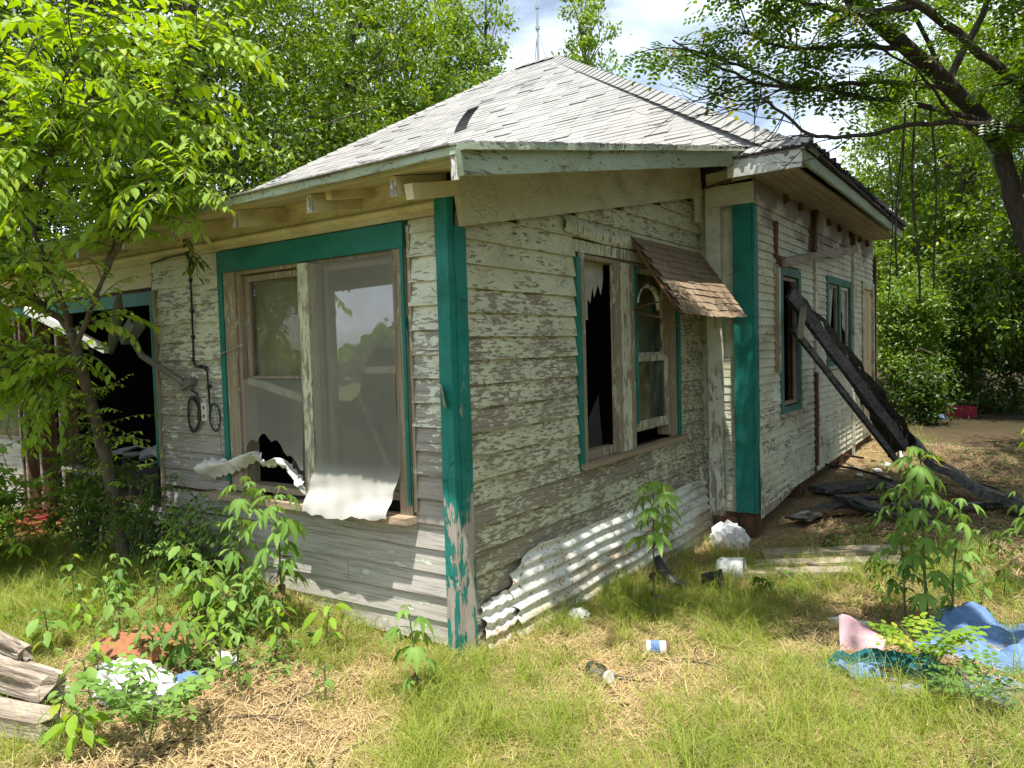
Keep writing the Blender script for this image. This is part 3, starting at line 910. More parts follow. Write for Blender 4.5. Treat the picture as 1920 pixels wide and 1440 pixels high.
# ================================================================== picture window in the long wall
win = MB()
win.box(-1.99, -1.87, -0.030, -0.001, 0.74, 2.22)
win.box(-0.41, -0.315, -0.032, -0.001, 0.74, 2.22)
win.box(-1.87, -1.84, -0.012, 0.09, 0.76, 2.24).box(-0.43, -0.411, -0.012, 0.09, 0.76, 2.24).box(-1.86, -0.42, -0.010, 0.09, 2.20, 2.24)
window = win.build('window', 'casing_wood', house, label='broad double window with teal head trim, torn insect screens and broken glass')
box('head_trim', 'teal_trim', window, -2.045, -0.318, -0.040, -0.001, 2.222, 2.362)
MB().beam((-2.02, -0.022, 0.80), (-2.018, -0.022, 2.22), 0.05, 0.036, up=(0, 1, 0), segs=8, rough=.0015).build('side_trim', 'teal_trim', window)
MB().beam((-0.327, -0.022, 0.80), (-0.327, -0.022, 2.22), 0.022, 0.046, up=(0, 1, 0), segs=8, rough=.0015).build('side_trim', 'teal_trim', window)
MB().beam((-0.295, -0.012, 0.76), (-0.292, -0.012, 2.34), 0.022, 0.030, up=(0, 1, 0), segs=8, rough=.0015).build('side_trim', 'casing_wood', window)
MB().beam((-1.145, -0.024, 0.76), (-1.150, -0.024, 2.21), 0.085, 0.046, up=(0, 1, 0), segs=8, rough=.001).build('mullion', 'casing_pale', window)
MB().beam((-1.075, -0.008, 0.76), (-1.075, -0.008, 2.20), 0.05, 0.04, up=(0, 1, 0), segs=4).build('mullion', 'casing_wood', window)
MB().beam((-1.215, 0.004, 0.76), (-1.215, 0.004, 2.20), 0.05, 0.04, up=(0, 1, 0), segs=4).build('mullion', 'casing_wood', window)
MB().beam((-2.20, -0.045, 0.700), (-0.285, -0.048, 0.722), 0.13, 0.038, segs=14, rough=0.0035).build('sill', 'bare_sill', window)
MB().beam((-2.10, -0.012, 0.66), (-0.30, -0.012, 0.675), 0.022, 0.05, segs=10, rough=0.003).build('apron', 'siding_low', window)
MB().beam((-1.86, 0.05, 0.77), (-1.24, 0.05, 0.78), 0.12, 0.04, segs=4).build('sill', 'casing_wood', window)


def frame(name, mat, parent, axis, u0, u1, z0, z1, d0, d1, w=0.045, wb=None):
    m = MB()
    wb = wb or w
    def bb(a, b, c, d):
        if axis == 'x': m.box(a, b, d0, d1, c, d)
        else: m.box(d0, d1, a, b, c, d)
    bb(u0, u0 + w, z0, z1); bb(u1 - w, u1, z0, z1); bb(u0 + w, u1 - w, z1 - w, z1); bb(u0 + w, u1 - w, z0, z0 + wb)
    return m.build(name, mat, parent)


frame('sash', 'casing_wood', window, 'x', -1.835, -1.245, 1.50, 2.19, 0.030, 0.060, 0.04, 0.02)
MB().add([(-1.80, 0.045, 1.51), (-1.28, 0.045, 1.515), (-1.28, 0.045, 2.155), (-1.80, 0.045, 2.155)], [(0, 1, 2, 3)]).build('pane', 'pane_glass', window)
frame('sash', 'casing_wood', window, 'x', -1.045, -0.435, 0.80, 2.19, 0.030, 0.060, 0.035, 0.05)
pg = [(-1.01, 2.155), (-.47, 2.155), (-.47, 1.62), (-.52, 1.68), (-.62, 1.685), (-.70, 1.63), (-.76, 1.50), (-.79, 1.41), (-.86, 1.365), (-1.01, 1.37)]
MB().add([(x, 0.045, z) for x, z in pg], [tuple(range(len(pg)))]).build('pane', 'pane_glass', window)
pg = [(-1.01, 0.85), (-.47, 0.85), (-.47, .98), (-.60, 1.02), (-.72, 1.14), (-.80, 1.22), (-.87, 1.20), (-.95, 1.05)]
MB().add([(x, 0.045, z) for x, z in pg], [tuple(range(len(pg)))]).build('pane', 'pane_glass', window)
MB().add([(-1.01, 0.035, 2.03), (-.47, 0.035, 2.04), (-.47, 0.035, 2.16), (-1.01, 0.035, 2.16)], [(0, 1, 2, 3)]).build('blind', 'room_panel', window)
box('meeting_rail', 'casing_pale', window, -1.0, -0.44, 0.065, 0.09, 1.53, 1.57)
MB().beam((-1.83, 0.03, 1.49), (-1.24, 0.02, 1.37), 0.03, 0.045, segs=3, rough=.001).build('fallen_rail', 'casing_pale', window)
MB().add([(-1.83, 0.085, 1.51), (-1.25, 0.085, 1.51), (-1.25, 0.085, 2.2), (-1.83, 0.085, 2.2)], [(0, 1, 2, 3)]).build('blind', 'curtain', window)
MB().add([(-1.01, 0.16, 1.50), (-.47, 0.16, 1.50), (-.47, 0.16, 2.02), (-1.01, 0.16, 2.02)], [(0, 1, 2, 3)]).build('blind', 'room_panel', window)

# insect screens
def scr(a, b):
    x = -1.085 + 0.70 * a - 0.05 * sstep(b, .84, 1) * (1 - a) - 0.035 * sstep(b, .8, 1) * a
    z = 2.19 - 1.48 * b - 0.02 * math.sin(a * 5) * sstep(b, .85, 1)
    k = sstep(b, .78, .92)
    y = -0.052 - 0.012 * math.sin(b * 3.1) * math.sin(a * 3.1) - 0.045 * k - 0.05 * sstep(b, .90, 1.0)
    z += 0.014 * hnoise(a * 9, 3.3, 1.0, 4) * sstep(b, .94, 1)
    wr = k * (0.007 * math.sin(a * 11 + b * 21) + 0.003 * math.sin(a * 31 - b * 31) + 0.004 * math.sin(b * 70 + a * 6))
    return (x + 0.01 * math.sin(b * 9) * a + wr * .5, y + wr, z + wr * .4)
MB().grid(40, 70, scr).build('insect_screen', 'insect_mesh', window, label='right insect screen sagging off its frame and bunched over the sill', smooth=True)
def scr3(a, b):
    x = -1.80 + 0.60 * a
    z = 1.50 - b * (0.50 - 0.10 * math.sin(a * 4.2) - 0.05 * abs(math.sin(a * 13)))
    return (x, -0.040 - 0.02 * b, z)
MB().grid(20, 14, scr3).build('insect_screen', 'insect_mesh', window, smooth=True)
path = [(-2.27, -0.11, 0.855), (-2.12, -0.10, 0.895), (-1.95, -0.08, 0.915), (-1.80, -0.08, 0.965), (-1.63, -0.09, 1.015), (-1.57, -0.10, 0.985), (-1.50, -0.10, 0.955), (-1.38, -0.10, 0.995), (-1.31, -0.09, 0.955), (-1.24, -0.08, 0.885), (-1.19, -0.08, 0.82)]
def rollf(a, b):
    t = a * (len(path) - 1); i = min(int(t), len(path) - 2); f = t - i
    p = Vector(path[i]).lerp(Vector(path[i + 1]), f)
    w = 0.055 + 0.018 * math.sin(a * 9 + 1) + 0.01 * math.sin(a * 27)
    ang = 0.5 + 1.1 * math.sin(a * 6.5)
    v = b - 0.45
    cr = 0.003 * math.sin(a * 60 + b * 5) + 0.004 * math.sin(a * 23 - b * 9) + 0.002 * math.sin(a * 110 + b * 9)
    rag = 0.010 * math.sin(a * 140) * (b > .9 or b < .1)
    return (p.x + cr, p.y - 0.035 * math.cos(v * 5) - v * w * 1.1 * math.cos(ang) + cr, p.z + v * w * 1.9 * math.sin(ang + .5) + 0.02 * math.cos(v * 5) + cr + rag)
MB().grid(90, 12, rollf).build('torn_screen', 'mesh_rolled', window, label='torn left insect screen rolled up into a curling strip', smooth=True)

# ================================================================== the gutted opening at the left
op = MB().box(-2.93, -2.885, -0.035, 0.10, 0.84, 2.16)
opening = op.build('wall_opening', 'teal_trim', house, label='wide gutted wall opening with bare studs at the left')
MB().beam((-2.865, -0.02, 0.5), (-2.862, -0.02, 2.16), 0.024, 0.045, up=(0, 1, 0), segs=8, rough=.002).build('side_trim', 'casing_wood', opening)
box('head_trim', 'teal_trim', opening, -5.6, -2.93, -0.035, 0.0, 2.06, 2.16)
for x, wd, mt in ((-5.36, 0.04, 'stud_red'), (-5.26, 0.05, 'stud_red'), (-4.96, 0.05, 'stud_red'), (-4.53, 0.055, 'lumber')):
    st = MB().beam((x, 0.06, 0.18), (x, 0.055, 2.14), wd, 0.14, up=(0, 1, 0), segs=8, rough=0.002).build('stud', mt, opening)
    MB().beam((x, -0.015, 0.3), (x, -0.015, 2.14), wd * 0.6, 0.008, up=(0, 1, 0), segs=6, rough=0.001).build('stud_edge', 'raw_wood', st)
MB().beam((-4.54, 0.02, 0.20), (-4.52, 0.02, 0.45), 0.11, 0.13, up=(0, 1, 0), segs=5, rough=0.018).build('rotten_foot', 'rotten', opening)
MB().beam((-3.9, 0.03, 0.18), (-3.88, 0.03, 0.95), 0.09, 0.10, up=(0, 1, 0), segs=5, rough=0.006).build('stud', 'lumber', opening)
MB().beam((-5.5, 0.05, 0.13), (-4.2, 0.05, 0.11), 0.16, 0.12, segs=9, rough=0.014).build('sill_beam', 'rotten', opening)
MB().beam((-4.48, 0.02, 0.72), (-3.95, 0.0, 0.68), 0.14, 0.02, segs=4, rough=0.004).build('shelf_board', 'raw_wood', opening)
frame('sash', 'casing_wood', opening, 'x', -6.3, -5.42, 0.9, 2.06, 0.02, 0.05, 0.045)
box('meeting_rail', 'casing_wood', opening, -6.25, -5.46, 0.015, 0.055, 1.58, 1.64)
MB().add([(-6.25, 0.035, 0.95), (-5.46, 0.035, 0.95), (-5.46, 0.035, 1.58), (-6.25, 0.035, 1.58)], [(0, 1, 2, 3)]).build('pane', 'pane_glass', opening)
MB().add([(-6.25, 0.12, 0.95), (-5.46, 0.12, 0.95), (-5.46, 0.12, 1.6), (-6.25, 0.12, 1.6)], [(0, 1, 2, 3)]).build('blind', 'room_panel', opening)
box('wall_panel', 'siding_low', opening, -7.6, -5.42, 0.0, 0.1, 0.1, 0.9)

# ================================================================== window in the side wall
wb_ = MB()
wb_.box(0.001, 0.026, 1.31, 1.355, 0.86, 2.29)
wb_.box(-0.09, 0.012, 1.355, 1.375, 0.86, 2.27).box(-0.09, 0.012, 2.755, 2.79, 0.90, 2.27).box(-0.09, 0.012, 1.375, 2.755, 2.25, 2.28)
sw = wb_.build('window', 'casing_wood', house, label='narrow double window in the side wall, black and empty on its left half')
MB().beam((0.016, 1.278, 0.83), (0.016, 1.275, 2.25), 0.028, 0.060, up=(0, 1, 0), segs=8, rough=.0015).build('side_trim', 'teal_trim', sw)
MB().beam((0.016, 2.965, 0.88), (0.016, 2.965, 2.25), 0.028, 0.060, up=(0, 1, 0), segs=8, rough=.0015).build('side_trim', 'teal_trim', sw)
MB().beam((0.010, 2.86, 0.88), (0.010, 2.86, 2.25), 0.020, 0.12, up=(0, 1, 0), segs=6, rough=.0015).build('side_trim', 'casing_wood', sw)
MB().beam((0.015, 1.24, 2.325), (0.015, 3.02, 2.325), 0.026, 0.075, segs=8, rough=.0015).build('head_trim', 'casing_pale', sw)
MB().beam((0.006, 1.84, 0.87), (0.006, 1.84, 2.26), 0.05, 0.07, up=(0, 1, 0), segs=5, rough=.001).build('mullion', 'casing_wood', sw)
MB().beam((0.020, 1.955, 0.87), (0.020, 1.955, 2.26), 0.03, 0.13, up=(0, 1, 0), segs=5, rough=.001).build('mullion', 'casing_pale', sw)
MB().beam((0.006, 2.065, 0.87), (0.006, 2.065, 2.26), 0.05, 0.07, up=(0, 1, 0), segs=5, rough=.001).build('mullion', 'casing_wood', sw)
MB().beam((0.034, 2.125, 1.05), (0.034, 2.125, 2.25), 0.012, 0.035, up=(0, 1, 0), segs=5, rough=.001).build('side_trim', 'teal_trim', sw)
MB().beam((0.030, 1.25, 0.845), (0.028, 3.03, 0.855), 0.09, 0.035, segs=10, rough=.003).build('sill', 'bare_sill', sw)
MB().beam((-0.04, 1.37, 0.90), (-0.04, 1.82, 0.90), 0.07, 0.06, segs=3, rough=.003).build('sill', 'casing_wood', sw)
frame('sash', 'casing_pale', sw, 'y', 2.145, 2.755, 1.55, 2.25, -0.045, -0.02, 0.035, 0.045)
frame('sash', 'casing_pale', sw, 'y', 2.145, 2.755, 0.99, 1.57, -0.015, 0.010, 0.045, 0.075)
MB().add([(-0.032, 2.17, 1.59), (-0.032, 2.73, 1.59), (-0.032, 2.73, 2.22), (-0.032, 2.17, 2.22)], [(0, 1, 2, 3)]).build('pane', 'pane_dusty', sw)
MB().add([(-0.002, 2.18, 1.06), (-0.002, 2.72, 1.06), (-0.002, 2.72, 1.54), (-0.002, 2.18, 1.54)], [(0, 1, 2, 3)]).build('pane', 'pane_dusty', sw)
MB().add([(-0.12, 2.14, 0.95), (-0.12, 2.76, 0.95), (-0.12, 2.76, 2.26), (-0.12, 2.14, 2.26)], [(0, 1, 2, 3)]).build('blind', 'curtain', sw)
tp = [(1.38, 2.25), (1.80, 2.25), (1.80, 2.14), (1.76, 2.02), (1.72, 2.10), (1.66, 2.0), (1.64, 2.08), (1.60, 1.96), (1.56, 1.99), (1.56, 1.84), (1.38, 1.86)]
MB().add([(-0.07, a, b) for a, b in tp], [tuple(range(len(tp)))]).build('torn_shade', 'kraft', sw)
tp = [(1.50, 0.92), (1.82, 0.92), (1.82, 1.30), (1.70, 1.12)]
MB().add([(-0.09 - 0.1 * i / 4, a, b) for i, (a, b) in enumerate(tp)], [(0, 1, 2, 3)]).build('torn_shade', 'room_panel', sw)
# warped flashing strip above
MB().grid(10, 4, lambda a, b: (0.020 + 0.035 * b * (1 - b) * 3 + 0.02 * (1 - a) * b, 1.08 + 1.02 * a, 2.50 - 0.02 * a - (0.10 + 0.02 * math.sin(a * 3)) * b)).build('flashing', 'casing_pale', sw, smooth=True)

# ================================================================== far wall: windows, door, strips
def far_window(y0, y1, z0, z1, lab, mull=None):
    w = frame('window', 'teal_dull', far_wall, 'y', y0, y1, z0, z1, 0.502, 0.530, 0.085, 0.06)
    w['label'] = lab
    frame('sash', 'casing_wood', w, 'y', y0 + 0.09, (mull or y1 - 0.03) - 0.06, z0 + 0.07, z1 - 0.09, 0.47, 0.50, 0.035)
    if mull:
        box('mullion', 'teal_dull', w, 0.502, 0.527, mull - 0.05, mull + 0.05, z0 + 0.06, z1 - 0.085)
        frame('sash', 'white_board', w, 'y', mull + 0.06, y1 - 0.09, z0 + 0.07, z1 - 0.09, 0.47, 0.50, 0.035)
        MB().grid(6, 6, lambda a, b: (0.49 + .02 * math.sin(a * 6), mull + 0.08 + 0.42 * a, z1 - 0.12 - 0.55 * b * (0.4 + 0.6 * a))).build('torn_curtain', 'kraft', w)
        MB().grid(6, 6, lambda a, b: (0.48 + .02 * math.sin(a * 6), y0 + 0.12 + 0.45 * a * (1 - .6 * b), z1 - 0.12 - 0.8 * b)).build('torn_curtain', 'kraft', w)
    box('sill', 'casing_pale', w, 0.502, 0.56, y0 - 0.03, y1 + 0.03, z0 - 0.035, z0)
    return w
far_window(4.27, 5.03, 0.95, 2.38, 'tall teal-framed window, glass gone, behind the fallen awning')
far_window(6.25, 7.68, 1.34, 2.42, 'double teal-framed window with torn curtains, far end', 6.97)
dr = frame('door', 'casing_pale', far_wall, 'y', 8.45, 9.40, 0.30, 2.48, 0.502, 0.54, 0.10)
dr['label'] = 'tall tan doorway at the far end of the house'
box('door_leaf', 'tan_door', dr, 0.47, 0.501, 8.55, 9.32, 0.33, 2.38)
for a in (8.60, 8.98):
    for (c, d) in ((0.45, 1.25), (1.35, 2.28)):
        box('door_panel', 'tan_door', dr, 0.501, 0.509, a, a + 0.30, c, d)
MB().beam((0.53, 9.42, 0.30), (0.53, 9.42, 2.9), 0.06, 0.05, up=(0, 1, 0), segs=4).build('corner_board', 'rotten', house)
for (yy, z0, z1, mt, w) in ((4.13, 2.44, 2.78, 'rotten', .07), (4.13, 1.36, 2.38, 'casing_wood', .08), (4.20, 1.36, 2.38, 'white_board', .05), (5.68, 0.25, 1.3, 'rotten', .09), (5.68, 1.3, 2.6, 'white_board', .09), (5.68, 2.6, 2.86, 'rotten', .09)):
    MB().beam((0.525, yy, z0), (0.525, yy, z1), 0.03, w, up=(0, 1, 0), segs=5, rough=.003).build('batten', mt, far_wall)
MB().beam((0.56, 5.45, 2.62), (0.555, 5.60, 3.07), 0.05, 0.09, up=(0, 1, 0), segs=3, rough=.003).build('batten', 'rotten', far_wall)
for yy in (4.45, 5.0, 6.3, 6.9, 7.6, 8.2, 8.8):
    MB().beam((0.50, yy, 3.02), (0.56, yy, 3.04), 0.06, 0.07, segs=2, rough=.004).build('burnt_block', 'rotten', far_wall)
MB().add([(0.505, 3.98, 1.10), (0.60, 4.0, 1.10), (0.505, 4.14, 1.10), (0.505, 4.06, 1.26)], [(0, 1, 2), (0, 1, 3), (1, 2, 3)]).build('vent_hood', 'white_metal', far_wall)
# plank patch at the wall foot
for (a, b, z) in ((3.62, 4.2, 0.12), (4.25, 4.6, 0.16)):
    MB().beam((0.50, a, z), (0.50, b, z + 0.03), 0.03, 0.12, segs=3, rough=.004).build('skirt_board', 'white_board', far_wall)

# ================================================================== awning, iron sheets, fallen panel
aw = thing('window_awning', 'sagging brown shingled awning over the side window, lower half in the sun', 'awning', (0.03, 2.76, 2.46))
AH, AB = Vector((0.035, 0, 2.47)), Vector((0.52, 0, 1.875))
def awp(a, b, h=0.0):
    """a across the window, b down the slope"""
    p = AH.lerp(AB, b)
    n = Vector((0.775, 0, 0.63))
    y = 2.06 + 1.40 * a - 0.22 * b * (1 - a) - 0.20 * b * a + 0.02 * math.sin(b * 5)
    sag = -0.02 * math.sin(a * 3.1) * b
    return (p.x + n.x * h, y, p.z + n.z * h + sag)
MB().grid(8, 6, lambda a, b: awp(a, b * 0.98, -0.006)).build('deck', 'rotten', aw)
NR, NC = 11, 9
for i in range(NR):
    for j in range(NC):
        b0, b1 = i / NR, (i + 1.08) / NR
        a0 = j / NC + (0.04 if i % 2 else 0); a1 = a0 + 1 / NC - 0.004
        a1 = min(a1, 1.0)
        h0, h1 = random.uniform(0.001, 0.003), random.uniform(0.006, 0.012)
        e = random.uniform(-.012, .012)
        vs = [awp(a0, b0, h0), awp(a1, b0, h0), awp((a0 + a1) / 2, b1 + e, h1 + random.uniform(-.003, .003)), awp(a1, b1 + random.uniform(-.012, .012), h1), awp(a0, b1 + e, h1),
              awp(a0, b1 + e, 0), awp(a1, b1, 0)]
        MB().add(vs, [(0, 1, 3, 2), (0, 2, 4), (4, 2, 3, 6, 5)]).build('shingle', 'shingle_wood', aw)
MB().tube([awp(0, 0, -.01), awp(0, .35, -.03), awp(0, .7, -.02), awp(0.02, .98, -.02)], [0.011, 0.012, 0.010, 0.008], 6).build('rusty_rod', 'rust', aw)
MB().tube([awp(1, 0, -.01), awp(1, .5, -.03), awp(.98, .98, -.02)], 0.008, 5).build('rusty_rod', 'rust', aw)
MB().tube([(0.03, 2.10, 1.93), (0.16, 2.03, 1.95), (0.34, 1.98, 1.97), (0.46, 1.92, 2.0)], 0.006, 5).build('rusty_rod', 'rust', aw)
MB().tube([(0.03, 2.10, 1.915), (0.20, 1.99, 1.87), (0.36, 1.93, 1.84), (0.42, 1.92, 1.80), (0.40, 1.90, 1.77)], 0.006, 5).build('rusty_rod', 'rust', aw)
cu = [(0.10 + .01 * t, 2.02 + 0.16 * (1 - math.cos(t)) * 0.9, 1.97 + 0.13 * math.sin(t)) for t in [i * math.pi * 1.12 / 12 for i in range(13)]]
MB().tube(cu, [0.006] * 5 + [0.016, .019, .020, .021, .021, .020, .018, .012], 6).build('curled_strap', 'casing_pale', aw)
MB().tube([(0.50, 1.95, 1.95), (0.53, 1.93, 1.86), (0.48, 1.9, 1.78), (0.42, 1.9, 1.80)], 0.003, 4).build('loose_wire', 'rust', aw)
MB().tube([(0.42, 3.12, 1.86), (0.47, 3.16, 1.80), (0.55, 3.12, 1.82), (0.56, 3.08, 1.9)], 0.003, 4).build('loose_wire', 'rust', aw)


def iron(name, lab, y0, y1, x0, z0, z1, topf, waves, amp, x_out, seed, grp=None):
    t = thing(name, lab, 'metal sheet', (x0, (y0 + y1) / 2, z0), grp)
    nu, nv = 60, waves * 8
    def f(a, b):
        zt = topf(a)
        z = zt + (z0 - zt) * b
        y = y0 + (y1 - y0) * a + 0.018 * math.sin(b * 17 + seed) * (a < .02) + 0.01 * math.sin(b * 40) * (a < .02)
        w = math.cos((z1 - z) / (z1 - z0) * waves * 2 * math.pi)
        x = x0 + x_out * b + amp * w + 0.010 * math.sin(a * 7 + seed) * (b) + 0.012 * math.sin(a * 2.3 + b * 2)
        return (x, y, z + 0.012 * math.sin(a * 5 + seed) * b + 0.006 * math.sin(a * 23))
    MB().grid(nu, nv, f).build('corrugated_sheet', 'corrugated_iron', t, smooth=True)
    return t
iron('iron_sheet', 'long sheet of white corrugated iron leaning along the foot of the side wall', 0.36, 3.46, 0.045, -0.22, 0.46,
     lambda a: 0.46 - 0.10 * (1 - sstep(a, 0, .10)) + 0.01 * math.sin(a * 11) - 0.03 * a, 9, 0.0125, 0.10, 1.0)
iron('iron_sheet', 'small torn piece of corrugated iron between the teal corner post and the long iron sheet', 0.10, 0.42, 0.04, -0.12, 0.30,
     lambda a: 0.25 + 0.05 * a, 6, 0.012, 0.06, 3.0)
bc = thing('foundation_blocks', 'low mossy concrete skirt behind the foot of the iron sheet', 'foundation', (0.1, 2.8, -0.15))
MB().beam((0.13, 2.05, -0.20), (0.13, 3.5, -0.20), 0.06, 0.26, segs=6, rough=0.006).build('block', 'raw_wood', bc)

# the collapsed awning over the far window
fa = thing('fallen_awning', 'charred black awning roof collapsed from the far wall window to the ground', 'collapsed roof', (1.0, 6.0, 0.1))
P0, P1 = Vector((0.54, 4.55, 2.22)), Vector((1.42, 6.62, 0.44))
Q0, Q1 = Vector((0.60, 4.72, 2.02)), Vector((1.12, 6.85, 0.24))
NB = 7
for k in range(NB):
    a0, a1 = k / NB, (k + 1.5) / NB
    def fn(u, v, a0=a0, a1=a1, k=k):
        a = a0 + (a1 - a0) * v
        p = P0.lerp(Q0, a).lerp(P1.lerp(Q1, a), u)
        bow = 0.045 * math.sin(u * math.pi)
        w = 0.010 * math.sin(u * 31 + k * 2) + 0.008 * math.sin(u * 67 + k)
        return (p.x + w + bow * 0.6, p.y - 0.01 * k, p.z + bow + w + 0.016 * (1 - v))
    MB().grid(26, 1, fn).build('charred_board', 'char', fa)
MB().beam((0.56, 4.45, 2.12), (1.31, 6.50, 0.40), 0.05, 0.13, segs=14, rough=0.007).build('rafter', 'char', fa)
MB().beam((0.55, 4.60, 1.78), (1.30, 5.95, 0.30), 0.045, 0.055, segs=6, rough=0.003).build('brace', 'char', fa)
MB().beam((0.78, 3.95, 1.72), (0.62, 4.75, 1.98), 0.045, 0.10, segs=3, rough=0.002).build('brace', 'lumber_grey', fa)
for (a, l) in ((0.55, .28), (0.60, .20), (0.80, .30), (0.86, .22), (0.9, .26)):
    p = P0.lerp(P1, a)
    MB().grid(3, 3, lambda u, v: (p.x + 0.02 * u - 0.06 * v, p.y + 0.20 * u, p.z - 0.06 - l * v * (0.6 + 0.4 * ((int(u * 9)) % 2)))).build('hanging_felt', 'char', fa)
# charred roofing lying away from it
cb = thing('charred_roofing', 'long black band of burnt roofing lying behind the tall weed at the right', 'burnt debris', (1.9, 5.7, 0.1))
pts = [(1.25, 6.75, 0.42), (1.55, 6.20, 0.24), (1.85, 5.70, 0.16), (2.20, 5.15, 0.10), (2.65, 4.5, 0.05), (3.2, 3.9, 0.03)]
for k in range(3):
    def fn(u, v, k=k):
        t = u * (len(pts) - 1); i = min(int(t), len(pts) - 2); f = t - i
        p = Vector(pts[i]).lerp(Vector(pts[i + 1]), f)
        return (p.x + 0.05 * k + 0.05 * v + .006 * math.sin(u * 40), p.y + 0.045 * k + 0.05 * v, p.z + 0.07 * math.sin((k + v) / 3 * math.pi) + 0.02 * math.sin(u * 21 + k))
    MB().grid(22, 2, fn).build('burnt_strip', 'char', cb)
dn = [((0.75, 4.3, .0), (1.55, 5.0, .02), 0.16, .04), ((0.9, 5.0, .05), (1.75, 4.2, .03), 0.16, .05), ((0.62, 5.2, .06), (1.2, 6.1, .05), 0.25, .06), ((1.3, 5.3, .04), (1.8, 4.5, .03), 0.08, .04), ((0.70, 4.0, .0), (0.95, 4.9, .02), 0.2, .03), ((1.45, 4.5, .10), (2.3, 5.3, .05), .10, .05)]
for i, (a, b, w, h) in enumerate(dn):
    MB().beam(a, b, w, h, segs=8, rough=0.014).build('charred_plank', 'char' if i % 3 else 'rotten', None).name
for o, l in zip([o for o in C.objects if o.name.startswith('charred_plank')],
                ['burnt plank nearest the wall in the dark under the fallen awning', 'burnt plank crossing the dark ground in front of the fallen awning', 'wide burnt plank at the foot of the far wall', 'thin burnt plank pointing at the tall weed',
                 'short burnt plank beside the second teal post', 'burnt plank lying across the others near the tall weed']):
    tag(o, l, 'plank', 'burnt planks under the far wall')

# wall framing left from the awning, and a thin pole
fr = thing('awning_frame', 'grey lumber arm left sticking out from the far wall above its first window', 'lumber', (0.6, 4.3, 2.4))
MB().beam((0.55, 4.25, 2.40), (0.66, 5.75, 2.62), 0.05, 0.085, segs=4, rough=0.003).build('arm', 'lumber_grey', fr)
MB().beam((0.66, 5.70, 2.60), (0.62, 7.3, 2.80), 0.05, 0.085, segs=4, rough=0.003).build('arm', 'lumber_grey', fr)
MB().beam((0.56, 4.2, 2.41), (0.50, 4.2, 2.41), 0.06, 0.10).build('bracket', 'rotten', fr)
pl = thing('wall_pole', 'thin pale pipe standing against the far wall beside its double window', 'pole', (0.62, 7.25, 0.2))
MB().tube([(0.64, 7.15, 0.15), (0.63, 7.2, 1.4), (0.62, 7.3, 2.92)], 0.022, 8).build('pipe', 'casing_pale', pl)
MB().beam((0.62, 7.28, 2.86), (0.62, 7.28, 3.0), 0.06, 0.05, up=(0, 1, 0)).build('cap', 'rotten', pl)
hs = thing('garden_hose', 'dark hose and copper pipe lying at the foot of the far wall', 'hose', (0.7, 6.2, 0.1))
MB().tube([(0.52, 6.1, 0.2), (0.8, 6.3, 0.14), (1.05, 6.2, 0.10), (1.25, 5.9, 0.10)], 0.014, 6).build('hose', 'black_cable', hs)
MB().tube([(0.48, 7.0, 0.2), (0.80, 6.9, 0.18)], 0.014, 6).build('copper_pipe', 'rust', hs)

# ================================================================== antenna mast behind the roof
ms = thing('antenna_mast', 'slender metal antenna mast with guy wires rising behind the roof ridge', 'antenna', (-12.3, 20.2, 0))
bx, by = -12.3, 20.2
MB().tube([(bx, by, 0), (bx, by, 14.1)], 0.045, 8).build('mast', 'mast_metal', ms)
MB().tube([(bx, by, 14.1), (bx, by, 16.2)], 0.028, 6).build('whip', 'mast_metal', ms)
MB().lathe((bx, by, 14.05), (0, 0, 1), [(0, 0.0), (0, .07), (.12, .07), (.12, 0)], 8).build('coupling', 'mast_metal', ms)
MB().lathe((bx, by, 13.3), (0, 0, 1), [(0, 0.0), (0, .08), (.12, .08), (.12, 0)], 8).build('coupling', 'mast_metal', ms)
for a in (0.5, 2.6, 4.7):
    MB().tube([(bx, by, 13.3), (bx + 1.3 * math.cos(a), by + 1.3 * math.sin(a), 8.5)], 0.016, 4).build('guy_wire', 'mast_metal', ms)

# ================================================================== dish arm, cable, outlet on the long wall
dm = thing('dish_mount', 'grey satellite dish bracket on a bent pipe fixed to the long wall', 'dish mount', (-2.45, -0.03, 1.46))
MB().tube([(-2.46, -0.03, 1.44), (-2.50, -0.08, 1.50), (-2.66, -0.14, 1.60), (-2.82, -0.17, 1.68), (-2.88, -0.18, 1.76), (-2.90, -0.18, 1.85)], 0.024, 10).build('bent_pipe', 'grey_pipe', dm, smooth=True)
MB().lathe((-2.44, -0.002, 1.45), (0, -1, 0.0), [(0, 0), (0, .058), (.012, .056), (.02, .03), (.05, .028), (.05, 0)], 14).build('foot_plate', 'grey_metal', dm)
MB().beam((-2.52, -0.045, 1.44), (-2.38, -0.045, 1.49), 0.05, 0.05, segs=1).build('foot_clamp', 'grey_metal', dm)
for dx, dz in ((-.05, .06), (.05, .05), (.045, -.06), (-.03, -.07)):
    MB().lathe((-2.44 + dx * .8, -0.012, 1.45 + dz * .7), (0, -1, 0), [(0, .008), (.01, .008), (.01, 0)], 6).build('bolt', 'rust', dm)
MB().beam((-2.98, -0.20, 1.80), (-2.80, -0.20, 1.92), 0.09, 0.09, segs=1).build('head_clamp', 'grey_metal', dm)
MB().beam((-2.96, -0.16, 1.76), (-2.76, -0.26, 1.99), 0.02, 0.035, segs=1).build('clamp_strap', 'plastic_black', dm)
def dish(a, b):
    th = b * 2 * math.pi
    r_ = 0.24 * a
    c = Vector((-2.99, -0.22, 1.90)); ax_ = Vector((-0.78, -0.45, 0.30)).normalized()
    u = Vector((0.42, 0.0, 1.0)); u = (u - ax_ * u.dot(ax_)).normalized(); w = ax_.cross(u)
    return c + u * math.cos(th) * r_ * 1.0 + w * math.sin(th) * r_ * 0.28 + ax_ * (0.05 * a * a)
MB().grid(5, 28, dish).build('dish', 'grey_metal', dm, smooth=True)
